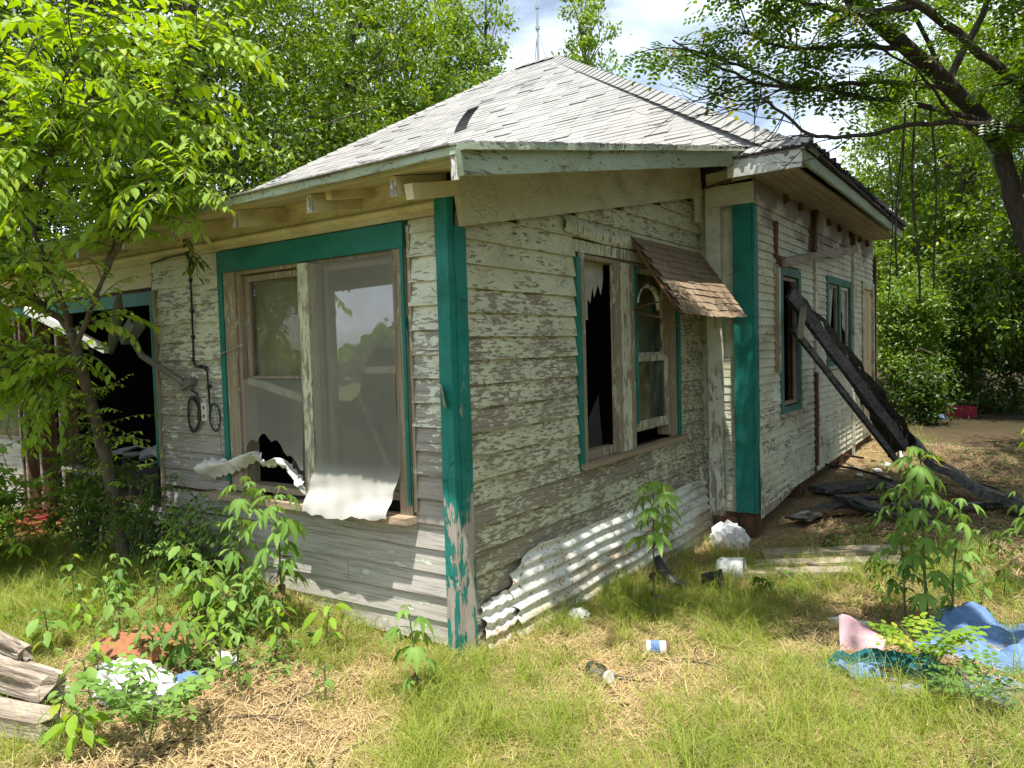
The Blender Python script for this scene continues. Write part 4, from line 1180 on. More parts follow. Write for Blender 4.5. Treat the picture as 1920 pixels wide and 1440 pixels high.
MB().beam((-3.14, -0.26, 1.73), (-4.05, -0.42, 2.07), 0.045, 0.055, segs=4).build('feed_arm', 'white_metal', dm)
cb_ = thing('wall_cable', 'black coaxial cable stapled to the long wall and looped by the white outlet', 'cable', (-2.35, -0.03, 1.3))
y_ = -0.032
MB().tube([(-2.85, -0.05, 2.36), (-2.65, y_, 2.385), (-2.40, y_, 2.39), (-2.375, y_, 2.35), (-2.375, y_, 2.0), (-2.385, y_, 1.62), (-2.36, y_, 1.59), (-2.25, y_, 1.585), (-2.225, y_, 1.55), (-2.215, y_, 1.36), (-2.21, y_, 1.27)], 0.0075, 6).build('cable', 'black_cable', cb_)
lp = [(-2.385 + 0.075 * math.sin(t) - 0.01, y_ - 0.008, 1.255 - 0.115 * math.cos(t) + .02 * math.sin(2 * t)) for t in [i * 2 * math.pi / 18 for i in range(19)]]
MB().tube(lp, 0.0075, 6).build('cable_loop', 'black_cable', cb_)
MB().tube([(p[0] + .012, p[1] - .008, p[2] - .012) for p in lp], 0.0075, 6).build('cable_loop', 'black_cable', cb_)
lp = [(-2.15 + 0.062 * math.sin(t), y_ - 0.005, 1.235 - 0.095 * math.cos(t)) for t in [i * 2 * math.pi / 16 for i in range(17)]]
MB().tube(lp, 0.0065, 6).build('cable_loop', 'black_cable', cb_)
MB().tube([(-2.40, -.05, 1.42), (-2.365, y_, 1.40), (-2.35, y_, 1.33), (-2.36, y_, 1.2)], 0.008, 6).build('cable', 'black_cable', cb_)
MB().tube([(-2.22, y_, 1.575), (-2.0, -0.05, 1.68), (-1.75, -0.055, 1.735)], 0.004, 5).build('thin_wire', 'casing_pale', cb_)
MB().tube([(-2.19, y_, 1.50), (-2.12, -0.04, 1.25), (-2.06, -0.05, 0.95)], 0.003, 4).build('thin_wire', 'teal_dull', cb_)
for (x, z) in ((-2.40, 2.39), (-2.375, 2.2), (-2.375, 1.98), (-2.38, 1.8), (-2.385, 1.64), (-2.30, 1.588), (-2.235, 1.58), (-2.21, 1.45)):
    MB().box(x - .012, x + .012, y_ - .010, y_ + .012, z - .012, z + .012).build('staple', 'black_cable', cb_)
ob = thing('wall_outlet', 'small white outlet plate among the black cable loops on the long wall', 'outlet', (-2.275, -0.03, 1.26))
box('plate', 'outlet_white', ob, -2.305, -2.245, -0.040, -0.018, 1.205, 1.335)
for z in (1.24, 1.30):
    box('socket', 'plastic_black', ob, -2.283, -2.267, -0.042, -0.0395, z - 0.012, z + 0.012)

# ================================================================== what lies inside the gutted room
def rbox(name, mat, parent, c, size, rz=0, tilt=0):
    m = MB().box(-size[0] / 2, size[0] / 2, -size[1] / 2, size[1] / 2, 0, size[2])
    M = Matrix.Translation(c) @ Euler((tilt, tilt * .6, rz)).to_matrix().to_4x4()
    m.v = [tuple(M @ Vector(v)) for v in m.v]
    return m.build(name, mat, parent)
for i, (x, y, z, sx, sy, sz, mt, lab, cat) in enumerate([
    (-4.2, 0.8, 0.30, .7, .6, .40, 'plastic_black', 'dark crate deep in the gutted room behind the studs', 'crate'),
    (-3.4, 0.7, 0.30, .6, .5, .42, 'plastic_black', 'dark bin in the gutted room beside the teal trim', 'bin'),
    (-3.85, 1.2, 0.30, .9, .6, .60, 'room_panel', 'low dark cabinet at the back of the gutted room', 'cabinet')]):
    o = rbox('storage_bin' if cat != 'cabinet' else 'cabinet', mt, None, (x, y, z), (sx, sy, sz), random.uniform(-.3, .3)); tag(o, lab, cat)
for k, (cxp, cyp, czp, where) in enumerate(((-4.2, .7, .71, 'on the dark crate'), (-3.4, .6, .73, 'on the dark bin'), (-3.85, 1.1, .91, 'on the low cabinet'))):
    for i in range(9):
        teal = i == 4
        o = rbox('paper_stack', 'paper_teal' if teal else 'paper', None, (cxp - .32 + .08 * i, cyp + random.uniform(-.25, .2), czp + random.uniform(0, .10)),
                 (random.uniform(.14, .30), random.uniform(.12, .24), random.uniform(.008, .05)), random.uniform(0, 3), random.uniform(-.5, .5))
        tag(o, 'teal folder among the papers ' + where if teal else ORD[i - (i > 4)] + ' paper stack from the left ' + where + ' in the gutted room', 'papers', 'papers heaped in the gutted room')
for (a, b, w, h, mt, lab) in (((-1.35, .6, .4), (-1.05, .45, 1.75), .07, .04, 'lumber_grey', 'pale board leaning inside the picture window, left half'), ((-1.95, .5, .4), (-1.75, .35, 1.45), .09, .03, 'lumber_grey', 'board standing inside the picture window at its left jamb'),
                         ((-0.75, .5, .4), (-1.12, .3, 1.5), .05, .03, 'casing_pale', 'pale board leaning inside the picture window, right half'), ((-.95, .9, .4), (-1.5, .7, 1.6), .06, .03, 'casing_wood', 'brown board leaning behind the mullion of the picture window')):
    tag(MB().beam(a, b, w, h, segs=1).build('leaning_board', mt, None), lab, 'board')
tag(rbox('storage_bin', 'room_panel', None, (-1.4, .9, .3), (.8, .5, .55), .2), 'dim box on the floor inside the picture window', 'box')

# ================================================================== litter in the yard
def lie(x, y, dz=0.0): return (x, y, gh(x, y) + dz)

j = thing('glass_jar', 'clear glass jar lying on its side in the grass before the iron sheet', 'jar', lie(0.75, 0.14))
b = Vector(lie(0.68, 0.15, 0.045))
MB().lathe(b, (1, -0.35, 0.05), [(0, 0), (0, .035), (.012, .042), (.09, .042), (.115, .03), (.12, .026), (.14, .026)], 18).build('glass', 'jar_glass', j, smooth=True)
MB().lathe(b + Vector((0.126, -0.044, 0.006)), (1, -0.35, 0.05), [(0, .029), (.016, .029), (.016, 0)], 14).build('lid', 'clear_plastic', j)
cn = thing('food_can', 'dented can with a faded blue and white label lying in the grass', 'can', lie(0.86, 0.58))
b = Vector(lie(0.80, 0.56, 0.038))
MB().lathe(b, (1, 0.5, 0), [(0, 0), (0, .036), (.006, .038), (.012, .036), (.105, .036)], 18).build('can_body', 'outlet_white', cn, smooth=True)
MB().lathe(b + Vector((0.02, .01, 0)), (1, 0.5, 0), [(0, .0368), (.05, .0366)], 18).build('label_band', 'cloth_blue', cn, smooth=True)
MB().lathe(b + Vector((0.097, 0.0485, 0)), (1, 0.5, 0), [(0, .037), (.008, .039), (.016, .034), (.016, 0)], 18).build('rim', 'rust', cn, smooth=True)


def crumple(name, lab, cat, c, r, mat, seed, squash=0.6, n=14, grp=None, amp=0.32):
    rr = random.Random(seed)
    ph = [(rr.uniform(-1, 1), rr.uniform(-1, 1), rr.uniform(-1, 1), rr.uniform(3, 11), rr.uniform(0, 6)) for _ in range(9)]
    m = MB()
    vs, fs = [], []
    for i in range(n + 1):
        th = math.pi * i / n
        for k in range(2 * n):
            p = 2 * math.pi * k / (2 * n)
            d = Vector((math.sin(th) * math.cos(p), math.sin(th) * math.sin(p), math.cos(th)))
            f = 1 + amp * sum(abs(math.sin((d.x * a + d.y * b_ + d.z * c_) * w + q)) - 0.6 for a, b_, c_, w, q in ph) / 3
            vs.append((c[0] + d.x * r[0] * f, c[1] + d.y * r[1] * f, c[2] + max(d.z * r[2] * f, -0.25 * r[2])))
    for i in range(n):
        for k in range(2 * n):
            fs.append((i * 2 * n + k, i * 2 * n + (k + 1) % (2 * n), (i + 1) * 2 * n + (k + 1) % (2 * n), (i + 1) * 2 * n + k))
    o = m.add(vs, fs).build(name, mat, None)
    return tag(o, lab, cat, grp)


crumple('plastic_bag', 'crumpled clear plastic bag below the second teal post', 'plastic bag', lie(0.36, 3.2, 0.03), (.16, .13, .17), 'clear_plastic', 3)
crumple('plastic_bag', 'half-buried white sack with blue print beside the red mud patch', 'sack', lie(-1.12, -1.22, 0.0), (.26, .15, .09), 'bag_white', 8, amp=0.34, n=18)
crumple('plastic_bag', 'blue and white scrap of packaging in the straw right of the sack', 'packaging', lie(-0.88, -1.08, 0.02), (.06, .08, .06), 'cloth_blue', 12)
crumple('plastic_bag', 'small white plastic scraps in the weeds behind the mud patch', 'plastic scrap', lie(-1.0, -.80, 0.01), (.12, .05, .03), 'bag_white', 9)
crumple('plastic_bag', 'grey foil scrap at the edge of the mud patch', 'foil scrap', lie(-1.22, -1.02, 0.02), (.06, .05, .05), 'plastic_white', 19)
crumple('plastic_bag', 'pale blue scrap in the grass at the foot of the iron sheet', 'plastic scrap', lie(0.24, 0.80, 0.03), (.06, .07, .05), 'clear_plastic', 14)
crumple('plastic_bag', 'white scrap of paper on the bare ground behind the pink cloth', 'paper scrap', lie(1.62, 1.62, 0.01), (.12, .05, .02), 'plastic_white', 16)
crumple('mud_mound', 'low mound of bare red earth among the weeds at the left', 'earth mound', lie(-1.38, -1.0, 0.02), (.26, .22, .06), 'mud', 21, amp=0.12)
crumple('plastic_bag', 'tiny white scrap at the bottom edge in the straw', 'plastic scrap', lie(-0.20, -1.50, 0.01), (.03, .03, .02), 'plastic_white', 31)

jg = thing('plastic_jug', 'cut-open translucent plastic jug full of leaves beside the black pot', 'jug', lie(0.66, 2.35))
b = Vector(lie(0.66, 2.35, 0.05))
MB().lathe(b + Vector((-.10, 0, 0)), (1, 0.15, 0.12), [(0, 0), (0, .07), (.02, .085), (.15, .085), (.20, .080), (.195, .076), (.15, .08), (.03, .08)], 18).build('jug_body', 'clear_plastic', jg, smooth=True)
for k in range(8):
    MB().beam(b + Vector((random.uniform(-.04, .08), random.uniform(-.05, .05), .01)), b + Vector((random.uniform(-.04, .09), random.uniform(-.05, .05), .04)), .03, .004).build('dead_leaf', 'lumber', jg)
pt = thing('plant_pot', 'black plastic pot tipped over in the grass', 'pot', lie(0.66, 1.95))
b = Vector(lie(0.60, 1.93, 0.06))
MB().lathe(b, (1, 0.3, 0.15), [(0, 0), (0, .065), (.12, .08), (.125, .088), (.14, .088), (.14, .08), (.02, .06)], 18).build('pot_body', 'plastic_black', pt, smooth=True)
dp = thing('downspout_elbow', 'black bent drain elbow leaning at the iron sheet behind the drooping weed', 'drain pipe', lie(0.36, 1.85))
MB().tube([lie(0.28, 1.86, 0.20), lie(0.34, 1.84, 0.10), lie(0.44, 1.80, 0.04), lie(0.54, 1.84, 0.03)], [0.03, 0.045, 0.05, 0.045], 10).build('elbow', 'plastic_black', dp, smooth=True)

# weathered planks in the grass under the second post
for i, (a, b, w, lab) in enumerate((((0.72, 2.95, .03), (1.72, 3.32, .03), 0.17, 'farthest of the three weathered planks lying in the grass'), ((0.73, 2.66, .03), (1.78, 3.02, .025), 0.15, 'middle one of the three weathered planks lying in the grass'), ((0.70, 2.40, .03), (1.45, 2.66, .02), 0.14, 'nearest and shortest of the three weathered planks in the grass'))):
    za, zb = gh(a[0], a[1]), gh(b[0], b[1])
    tag(MB().beam((a[0], a[1], za + a[2]), (b[0], b[1], zb + b[2]), w, 0.04, segs=8, rough=0.005).build('plank', 'log_wood', None), lab, 'plank', 'weathered planks in the grass')

# blue, teal and pink cloths at the right
def cloth(name, lab, cat, x0, x1, y0, y1, mat, h, seed, nu=60, nv=50, folds=None, skew=0.0, drop=0.0):
    def f(a, b):
        x = x0 + (x1 - x0) * a + skew * b + 0.04 * math.sin(b * 7 + seed) + 0.03 * math.sin(a * 9 + b * 4)
        y = y0 + (y1 - y0) * b + 0.05 * math.sin(a * 6 + seed * 1.3) + .02 * math.sin(a * 17 + seed)
        u = a * 7.5 + b * 3.2 + 0.8 * math.sin(b * 5 + seed)
        fold = abs(math.sin(u + seed)) ** 1.5 * 0.6 + abs(math.sin(u * 1.9 - b * 6 + seed * 2)) ** 2 * 0.28 + .12 * abs(math.sin(u * 4.3 + b * 9))
        edge_ = sstep(min(a, 1 - a, b, 1 - b), 0, 0.16)
        return (x, y, gh(x, y) + 0.012 + h * fold * (0.12 + 0.88 * edge_) - drop)
    o = MB().grid(nu, nv, f).build(name, mat, None, smooth=True)
    return tag(o, lab, cat)
cloth('blue_cloth', 'crumpled light blue denim-like cloth heaped behind the seedling', 'cloth', 1.92, 2.75, 1.25, 1.95, 'cloth_blue', 0.14, 1.0, skew=0.1)
cloth('blue_cloth', 'flat blue cloth half buried in straw at the right edge, nearest the viewer', 'cloth', 1.90, 2.75, 0.78, 1.12, 'cloth_blue', 0.028, 4.0, drop=0.014, skew=.05)
cloth('blue_cloth', 'small blue scrap of cloth in the grass below the teal roll', 'cloth', 1.68, 1.92, 0.82, 1.0, 'cloth_blue', 0.05, 2.0, 24, 20)
cloth('teal_cloth', 'rolled dark teal garment lying below the pink cloth', 'cloth', 1.58, 2.10, 0.90, 1.08, 'cloth_teal', 0.085, 3.2, 40, 26, skew=.15)
pk = MB()
pz = gh(1.7, 1.18)
for off in (0.0, 0.022):
    pk.grid(12, 10, lambda a, b, off=off: (1.64 + 0.22 * a * (1 - .15 * b) + 0.02 * b + off * .3, 1.13 + 0.02 * a + 0.075 * (1 - b) + off + .006 * math.sin(a * 9), pz + 0.165 * (1 - b) * (1 - 0.62 * a ** 1.3) + 0.012 + 0.006 * math.sin(a * 7 + b * 5)))
tag(pk.build('pink_cloth', 'cloth_pink', None, smooth=True), 'folded pale pink cloth pouch on the dark leaf litter', 'cloth')

# far litter, right
rc = thing('toy_bin', 'bright red plastic basket lying far back on the shaded ground', 'basket', (1.35, 13.6, gh(1.35, 13.6)))
for (a, b, c, d) in ((1.15, 1.65, 13.45, 13.47), (1.15, 1.65, 13.8, 13.82), (1.15, 1.17, 13.47, 13.8), (1.63, 1.65, 13.47, 13.8)):
    box('side', 'plastic_red', rc, a, b, c, d, 0.1, 0.30)
box('bottom', 'plastic_red', rc, 1.17, 1.63, 13.47, 13.8, 0.1, 0.12)
for i, (x, y, mt, lab) in enumerate(((0.7, 13.2, 'plastic_teal', 'green plastic scrap left of the far red basket'), (0.55, 12.9, 'plastic_white', 'white scrap in the far litter row'), (0.95, 13.0, 'cloth_blue', 'blue scrap in the far litter row'), (0.2, 13.1, 'bag_white', 'pale scrap at the left end of the far litter row'))):
    crumple('far_litter', lab, 'litter', lie(x, y, .02), (.22, .12, .07), mt, 40 + i)
# far litter by the wall foot
for i, (x, y, r_, mt) in enumerate(((0.95, 6.9, .05, 'plastic_white'), (1.1, 6.6, .04, 'plastic_white'), (0.8, 6.6, .05, 'outlet_white'), (1.0, 7.3, .06, 'bag_white'), (1.25, 7.0, .04, 'plastic_red'), (0.7, 7.0, .04, 'bag_white'), (1.15, 6.3, .05, 'plastic_black'))):
    crumple('trash_scrap', ('red' if mt == 'plastic_red' else 'black' if mt == 'plastic_black' else ('largest white', 'small white', 'cream', 'bulky white', '', 'flat white')[i]) + ' scrap on sunlit dirt at the far wall foot' + ('', ', nearest the fallen awning', '', ', farthest back', '', ', close to the wall', '')[i], 'litter', lie(x, y, .02), (r_, r_ * .8, r_ * .5), mt, 60 + i, grp='scraps at the foot of the far wall', n=10)
tag(MB().tube([(1.05, 8.3, .35), (1.12, 7.6, .22), (1.22, 6.9, .13)], 0.02, 6).build('garden_tube', 'plastic_white', None), 'white pipe lying on the sunlit dirt below the fallen awning', 'pipe')
# tyre-like ring in the dark
tag(MB().tube([(1.30 + .26 * math.cos(t), 4.75 + .26 * math.sin(t), .06 + .01 * math.sin(t)) for t in [i * 2 * math.pi / 24 for i in range(25)]], 0.028, 8).build('tyre', 'plastic_black', None, smooth=True), 'old dark ring or tyre lying in the shade in front of the burnt planks', 'tyre')
# red basket at far left
rb = thing('red_basket', 'dark red plastic basket in the grass at the left edge', 'basket', lie(-4.70, -0.2))
for (p, q) in (((-4.9, -.32), (-4.5, -.32)), ((-4.9, -.05), (-4.5, -.05)), ((-4.9, -.32), (-4.9, -.05)), ((-4.5, -.32), (-4.5, -.05))):
    for k in range(4):
        z = gh(-4.7, -.2) + .03 + k * .045
        MB().beam((p[0], p[1], z), (q[0], q[1], z), .012, .022).build('slat', 'plastic_red', rb)
box('bottom', 'plastic_red', rb, -4.9, -4.5, -.32, -.05, gh(-4.7, -.2) + .01, gh(-4.7, -.2) + .02)

# weathered beams at the lower left corner
def log(lab, a, b, w, h, seed):
    rr = random.Random(seed)
    a, b = Vector(a), Vector(b)
    d = (b - a).normalized(); s_ = d.cross(Vector((0, 0, 1))).normalized(); u_ = s_.cross(d)
    nu, nv = 26, 28
    prof = [(rr.uniform(-.02, .02) + 0.018 * math.sin(v * 2.1 + seed)) for v in range(nv)]
    def f(i, j_):
        k = int(round(j_ * nv)) % nv
        th = 2 * math.pi * j_
        cs_, sn_ = math.cos(th), math.sin(th)
        k4 = max(abs(cs_), abs(sn_)) ** 0.75
        r_ = 1 / k4
        gr = 0.012 * math.sin(th * 13 + i * 3) * math.sin(i * 4 + th * 2) + prof[k] * 0.6
        end = 1 - 0.10 * (i > .97)
        p = a.lerp(b, i + 0.02 * math.sin(th * 3 + seed) * (i > .9))
        return p + s_ * cs_ * (w / 2) * r_ * end * (1 + gr / w) + u_ * sn_ * (h / 2 * r_ * end + gr)
    m = MB().grid(nu, nv, f)
    n0 = nu * (nv + 1)
    m.f.append(tuple(n0 + k for k in range(nv)))
    o = m.build('timber', 'log_wood', None)
    return tag(o, lab, 'timber', 'weathered timbers in the lower left corner')
log('nearest of the weathered timbers in the lower left corner', (-2.3, -2.05, .10), (-1.02, -1.62, .05), .14, .11, 3)
log('middle weathered timber, split and frayed, resting on the nearest one', (-2.5, -1.70, .13), (-1.24, -1.52, .13), .17, .11, 9)
log('farthest and smallest of the weathered timbers at the left edge', (-2.6, -1.45, .14), (-1.58, -1.50, .21), .08, .08, 14)

# ================================================================== foliage
def T_lance(w=0.30, droop=0.18, fold=0.05):
    """leaf along +X, across Y, up Z: 8 verts, 8 triangles"""
    v = [(0, 0, 0), (0.28, w * .85 / 2, fold), (0.62, w / 2 * .9, fold - droop * .35), (1, 0, -droop), (0.62, -w / 2 * .9, fold - droop * .35), (0.28, -w * .85 / 2, fold), (0.30, 0, 0), (0.65, 0, -droop * .45)]
    f = [(0, 6, 1), (1, 6, 2), (6, 7, 2), (2, 7, 3), (0, 5, 6), (5, 4, 6), (6, 4, 7), (4, 3, 7)]
    return np.array(v, float), np.array(f, int)


def T_quad(w=0.5, droop=0.12):
    return np.array([(0, 0, 0), (0.45, w / 2, 0.04), (1, 0, -droop), (0.45, -w / 2, 0.04)], float), np.array([(0, 1, 2), (0, 2, 3)], int)


def compose(parts):
    """parts: (template, matrix as angle about Z, scale, offset, tilt)"""
    V, F, n = [], [], 0
    for (tv, tf), ang, sc, off, tilt in parts:
        c, s = math.cos(ang), math.sin(ang)
        ct, st = math.cos(tilt), math.sin(tilt)
        v = tv * sc
        x = v[:, 0] * ct + v[:, 2] * st
        z = -v[:, 0] * st + v[:, 2] * ct
        p = np.stack([x * c - v[:, 1] * s + off[0], x * s + v[:, 1] * c + off[1], z + off[2]], 1)
        V.append(p); F.append(tf + n); n += len(p)
    return np.vstack(V), np.vstack(F)


L5 = T_lance(0.30, 0.30, 0.05)
T_PALM = compose([(L5, 0, 1.0, (0.12, 0, 0), .15), (L5, .62, .85, (0.10, .01, 0), .2), (L5, -.62, .85, (0.10, -.01, 0), .2), (L5, 1.25, .6, (0.08, .02, 0), .3), (L5, -1.25, .6, (0.08, -.02, 0), .3),
                  ((np.array([(0, -.012, 0), (0, .012, 0), (.14, 0, 0)]), np.array([(0, 1, 2)])), 0, 1, (0, 0, 0), 0)])
T_TRI = compose([(T_lance(.36, .32, .05), 0, 1.0, (0.12, 0, 0), .15), (L5, .75, .75, (0.10, .01, 0), .2), (L5, -.75, .75, (0.10, -.01, 0), .2),
                 ((np.array([(0, -.012, 0), (0, .012, 0), (.14, 0, 0)]), np.array([(0, 1, 2)])), 0, 1, (0, 0, 0), 0)])
T_HACK = T_lance(0.44, 0.20, 0.05)
T_BROAD = T_lance(0.52, 0.22, 0.06)
T_SLIM = T_lance(0.22, 0.15, 0.04)
pin = []
for k in range(5):
    t = 0.14 + k * 0.175
    for s_ in (-1, 1):
        pin.append((T_lance(.62, .06, .03), s_ * (1.25 + .12 * math.sin(k * 5)), 0.205, (t + .02 * s_, 0, -0.10 * t * t), .18 + .1 * math.sin(k * 3 + s_)))
pin.append((T_lance(.62, .06, .03), 0, 0.2, (1.0, 0, -0.10), .1))
pin.append(((np.array([(0, -.006, 0), (0, .006, 0), (1.0, 0, -.10)]), np.array([(0, 1, 2)])), 0, 1, (0, 0, 0), 0))
T_PINN = compose(pin)
pin = []
for k in range(4):
    t = 0.2 + k * 0.2
    for s_ in (-1, 1):
        pin.append((T_lance(.60, .08, .04), s_ * (1.2 + .15 * math.sin(k * 5)), 0.27, (t + .03 * s_, 0, -0.08 * t * t), .15 + .15 * math.sin(k * 3 + s_)))
pin.append((T_lance(.60, .08, .04), 0, 0.28, (1.0, 0, -0.08), .1))
pin.append(((np.array([(0, -.008, 0), (0, .008, 0), (1.0, 0, -.08)]), np.array([(0, 1, 2)])), 0, 1, (0, 0, 0), 0))
T_PINB = compose(pin)
pin = []
for k in range(5):
    t = 0.15 + k * 0.17
    for s_ in (-1, 1):
        pin.append((T_quad(.55, .05), s_ * 1.25, 0.24, (t, 0, -0.10 * t * t), .12))
T_PINN_LO = compose(pin)


def frames(D, N):
    D = D / (np.linalg.norm(D, axis=1, keepdims=True) + 1e-9)
    Y = np.cross(N, D); Y /= (np.linalg.norm(Y, axis=1, keepdims=True) + 1e-9)
    Z = np.cross(D, Y)
    return D, Y, Z


def leaves(name, tmpl, P, D, N, Sz, mat, parent, kind=None, var=None):
    """one mesh of many leaves"""
    tv, tf = tmpl
    D, Y, Z = frames(D, N)
    n, k = len(P), len(tv)
    V = P[:, None, :] + Sz[:, None, None] * (tv[None, :, 0, None] * D[:, None, :] + tv[None, :, 1, None] * Y[:, None, :] + tv[None, :, 2, None] * Z[:, None, :])
    F = (tf[None, :, :] + (np.arange(n) * k)[:, None, None]).reshape(-1, 3)
    org = np.array(ORG.get(parent.name, Vector((0, 0, 0)))) if parent is not None else np.zeros(3)
    V = V.reshape(-1, 3) - org
    me = np_mesh(name, V, F)
    at = me.attributes.new('var', 'FLOAT', 'POINT')
    at.data.foreach_set('value', np.repeat(rng.random(n) if var is None else var, k).astype(np.float32))
    return link_mesh(name, me, mat, parent, kind=kind)


def leaf_objs(name, me, P, D, N, Sz, parent):
    """separate leaf objects sharing one mesh"""
    D, Y, Z = frames(D, N)
    org = np.array(ORG.get(parent.name, Vector((0, 0, 0))))
    for i in range(len(P)):
        o = bpy.data.objects.new(name, me)
        p = P[i] - org; s_ = Sz[i]
        o.matrix_local = Matrix(((D[i][0] * s_, Y[i][0] * s_, Z[i][0] * s_, p[0]), (D[i][1] * s_, Y[i][1] * s_, Z[i][1] * s_, p[1]), (D[i][2] * s_, Y[i][2] * s_, Z[i][2] * s_, p[2]), (0, 0, 0, 1)))
        o.parent = parent
        C.objects.link(o)


def tmpl_mesh(name, tmpl, mat):
    me = np_mesh(name, tmpl[0], tmpl[1])
    me.materials.append(MATS[mat])
    return me


def smooth_path(pts, n=6, jit=0.0):
    pts = [Vector(p) for p in pts]
    out = []
    for i in range(len(pts) - 1):
        p0 = pts[max(i - 1, 0)]; p1 = pts[i]; p2 = pts[i + 1]; p3 = pts[min(i + 2, len(pts) - 1)]
        for k in range(n):
            t = k / n
            q = 0.5 * ((2 * p1) + (-p0 + p2) * t + (2 * p0 - 5 * p1 + 4 * p2 - p3) * t * t + (-p0 + 3 * p1 - 3 * p2 + p3) * t ** 3)
            out.append(q + Vector((random.uniform(-jit, jit), random.uniform(-jit, jit), random.uniform(-jit, jit))))
    out.append(pts[-1])
    return out


def split_near(P, n):
    d = np.linalg.norm(P - np.array(CAM), axis=1)
    o = np.argsort(d)
    return o[:n], o[n:]


def rv(n):
    v = rng.normal(size=(n, 3))
    return v / np.linalg.norm(v, axis=1, keepdims=True)


# ---- background trees: trunk, limbs, clumps of leaves
def tree(name, label, base, blobs, nclust, per, size, mat, group='trees beyond the house', tmpl=None, trunk_r=0.22, cr=0.75, limbs=10, flat=0.6, bark='bark', seed=1, cat='tree'):
    global rng
    rr = np.random.default_rng(seed)
    random.seed(seed)
    t = thing(name, label, cat, base, group)
    bl = np.array(blobs, float)
    w = bl[:, 3] * bl[:, 4] * bl[:, 5]
    idx = rr.choice(len(bl), nclust, p=w / w.sum())
    d = rr.normal(size=(nclust, 3)); d /= np.linalg.norm(d, axis=1, keepdims=True)
    rad = rr.random(nclust) ** 0.42
    Cc = bl[idx, :3] + d * bl[idx, 3:6] * rad[:, None] * (0.88 + 0.24 * rr.random((nclust, 1)))
    top = max(b[2] + b[5] * .6 for b in blobs)
    cen = bl[:, :3].mean(0)
    b0 = Vector(base)
    tr = MB()
    path = smooth_path([b0 - Vector((0, 0, .2)), b0.lerp(Vector(cen), .35) + Vector((random.uniform(-.3, .3), random.uniform(-.3, .3), 0)), Vector(cen), Vector((cen[0] + random.uniform(-.6, .6), cen[1], top))], 5, 0.04)
    tr.tube(path, list(np.linspace(trunk_r, trunk_r * .15, len(path))), 8)
    tk = tr.build('trunk', bark, t)
    lm = MB()
    order = rr.permutation(nclust)[:limbs * 6]
    for k in order:
        c = Vector(Cc[k]); a = path[min(len(path) - 1, max(2, int(len(path) * min(.95, max(.15, (c.z - b0.z) / max(1, top - b0.z) * .8)))))]
        mid = a.lerp(c, .5) + Vector((random.uniform(-.3, .3), random.uniform(-.3, .3), random.uniform(-.1, .4)))
        pp = smooth_path([a, mid, c], 3)
        lm.tube(pp, list(np.linspace(trunk_r * .22, .012, len(pp))), 4, cap=False)
    lm.build('limbs', bark, t)
    per_n = rr.integers(int(per * .5), int(per * 1.5), nclust)
    tot = per_n.sum()
    ci = np.repeat(np.arange(nclust), per_n)
    crs = cr * (0.5 + 0.9 * rr.random(nclust))
    g = rr.normal(size=(tot, 3)) * 0.36
    P = Cc[ci] + g * crs[ci][:, None] * np.array([1, 1, flat])
    D = rr.normal(size=(tot, 3)) + g * 1.2 + np.array([0, 0, -0.35])
    N = rr.normal(size=(tot, 3)) * .55 + np.array([0.1, -0.1, 1.0])
    Sz = size * (0.6 + 0.8 * rr.random(tot))
    keep = rng
    rng = rr
    leaves('crown', tmpl or T_quad(), P, D, N, Sz, mat, t, var=(rr.random(nclust)[ci] * .62 + rr.random(tot) * .38) * .98)
    rng = keep
    return t


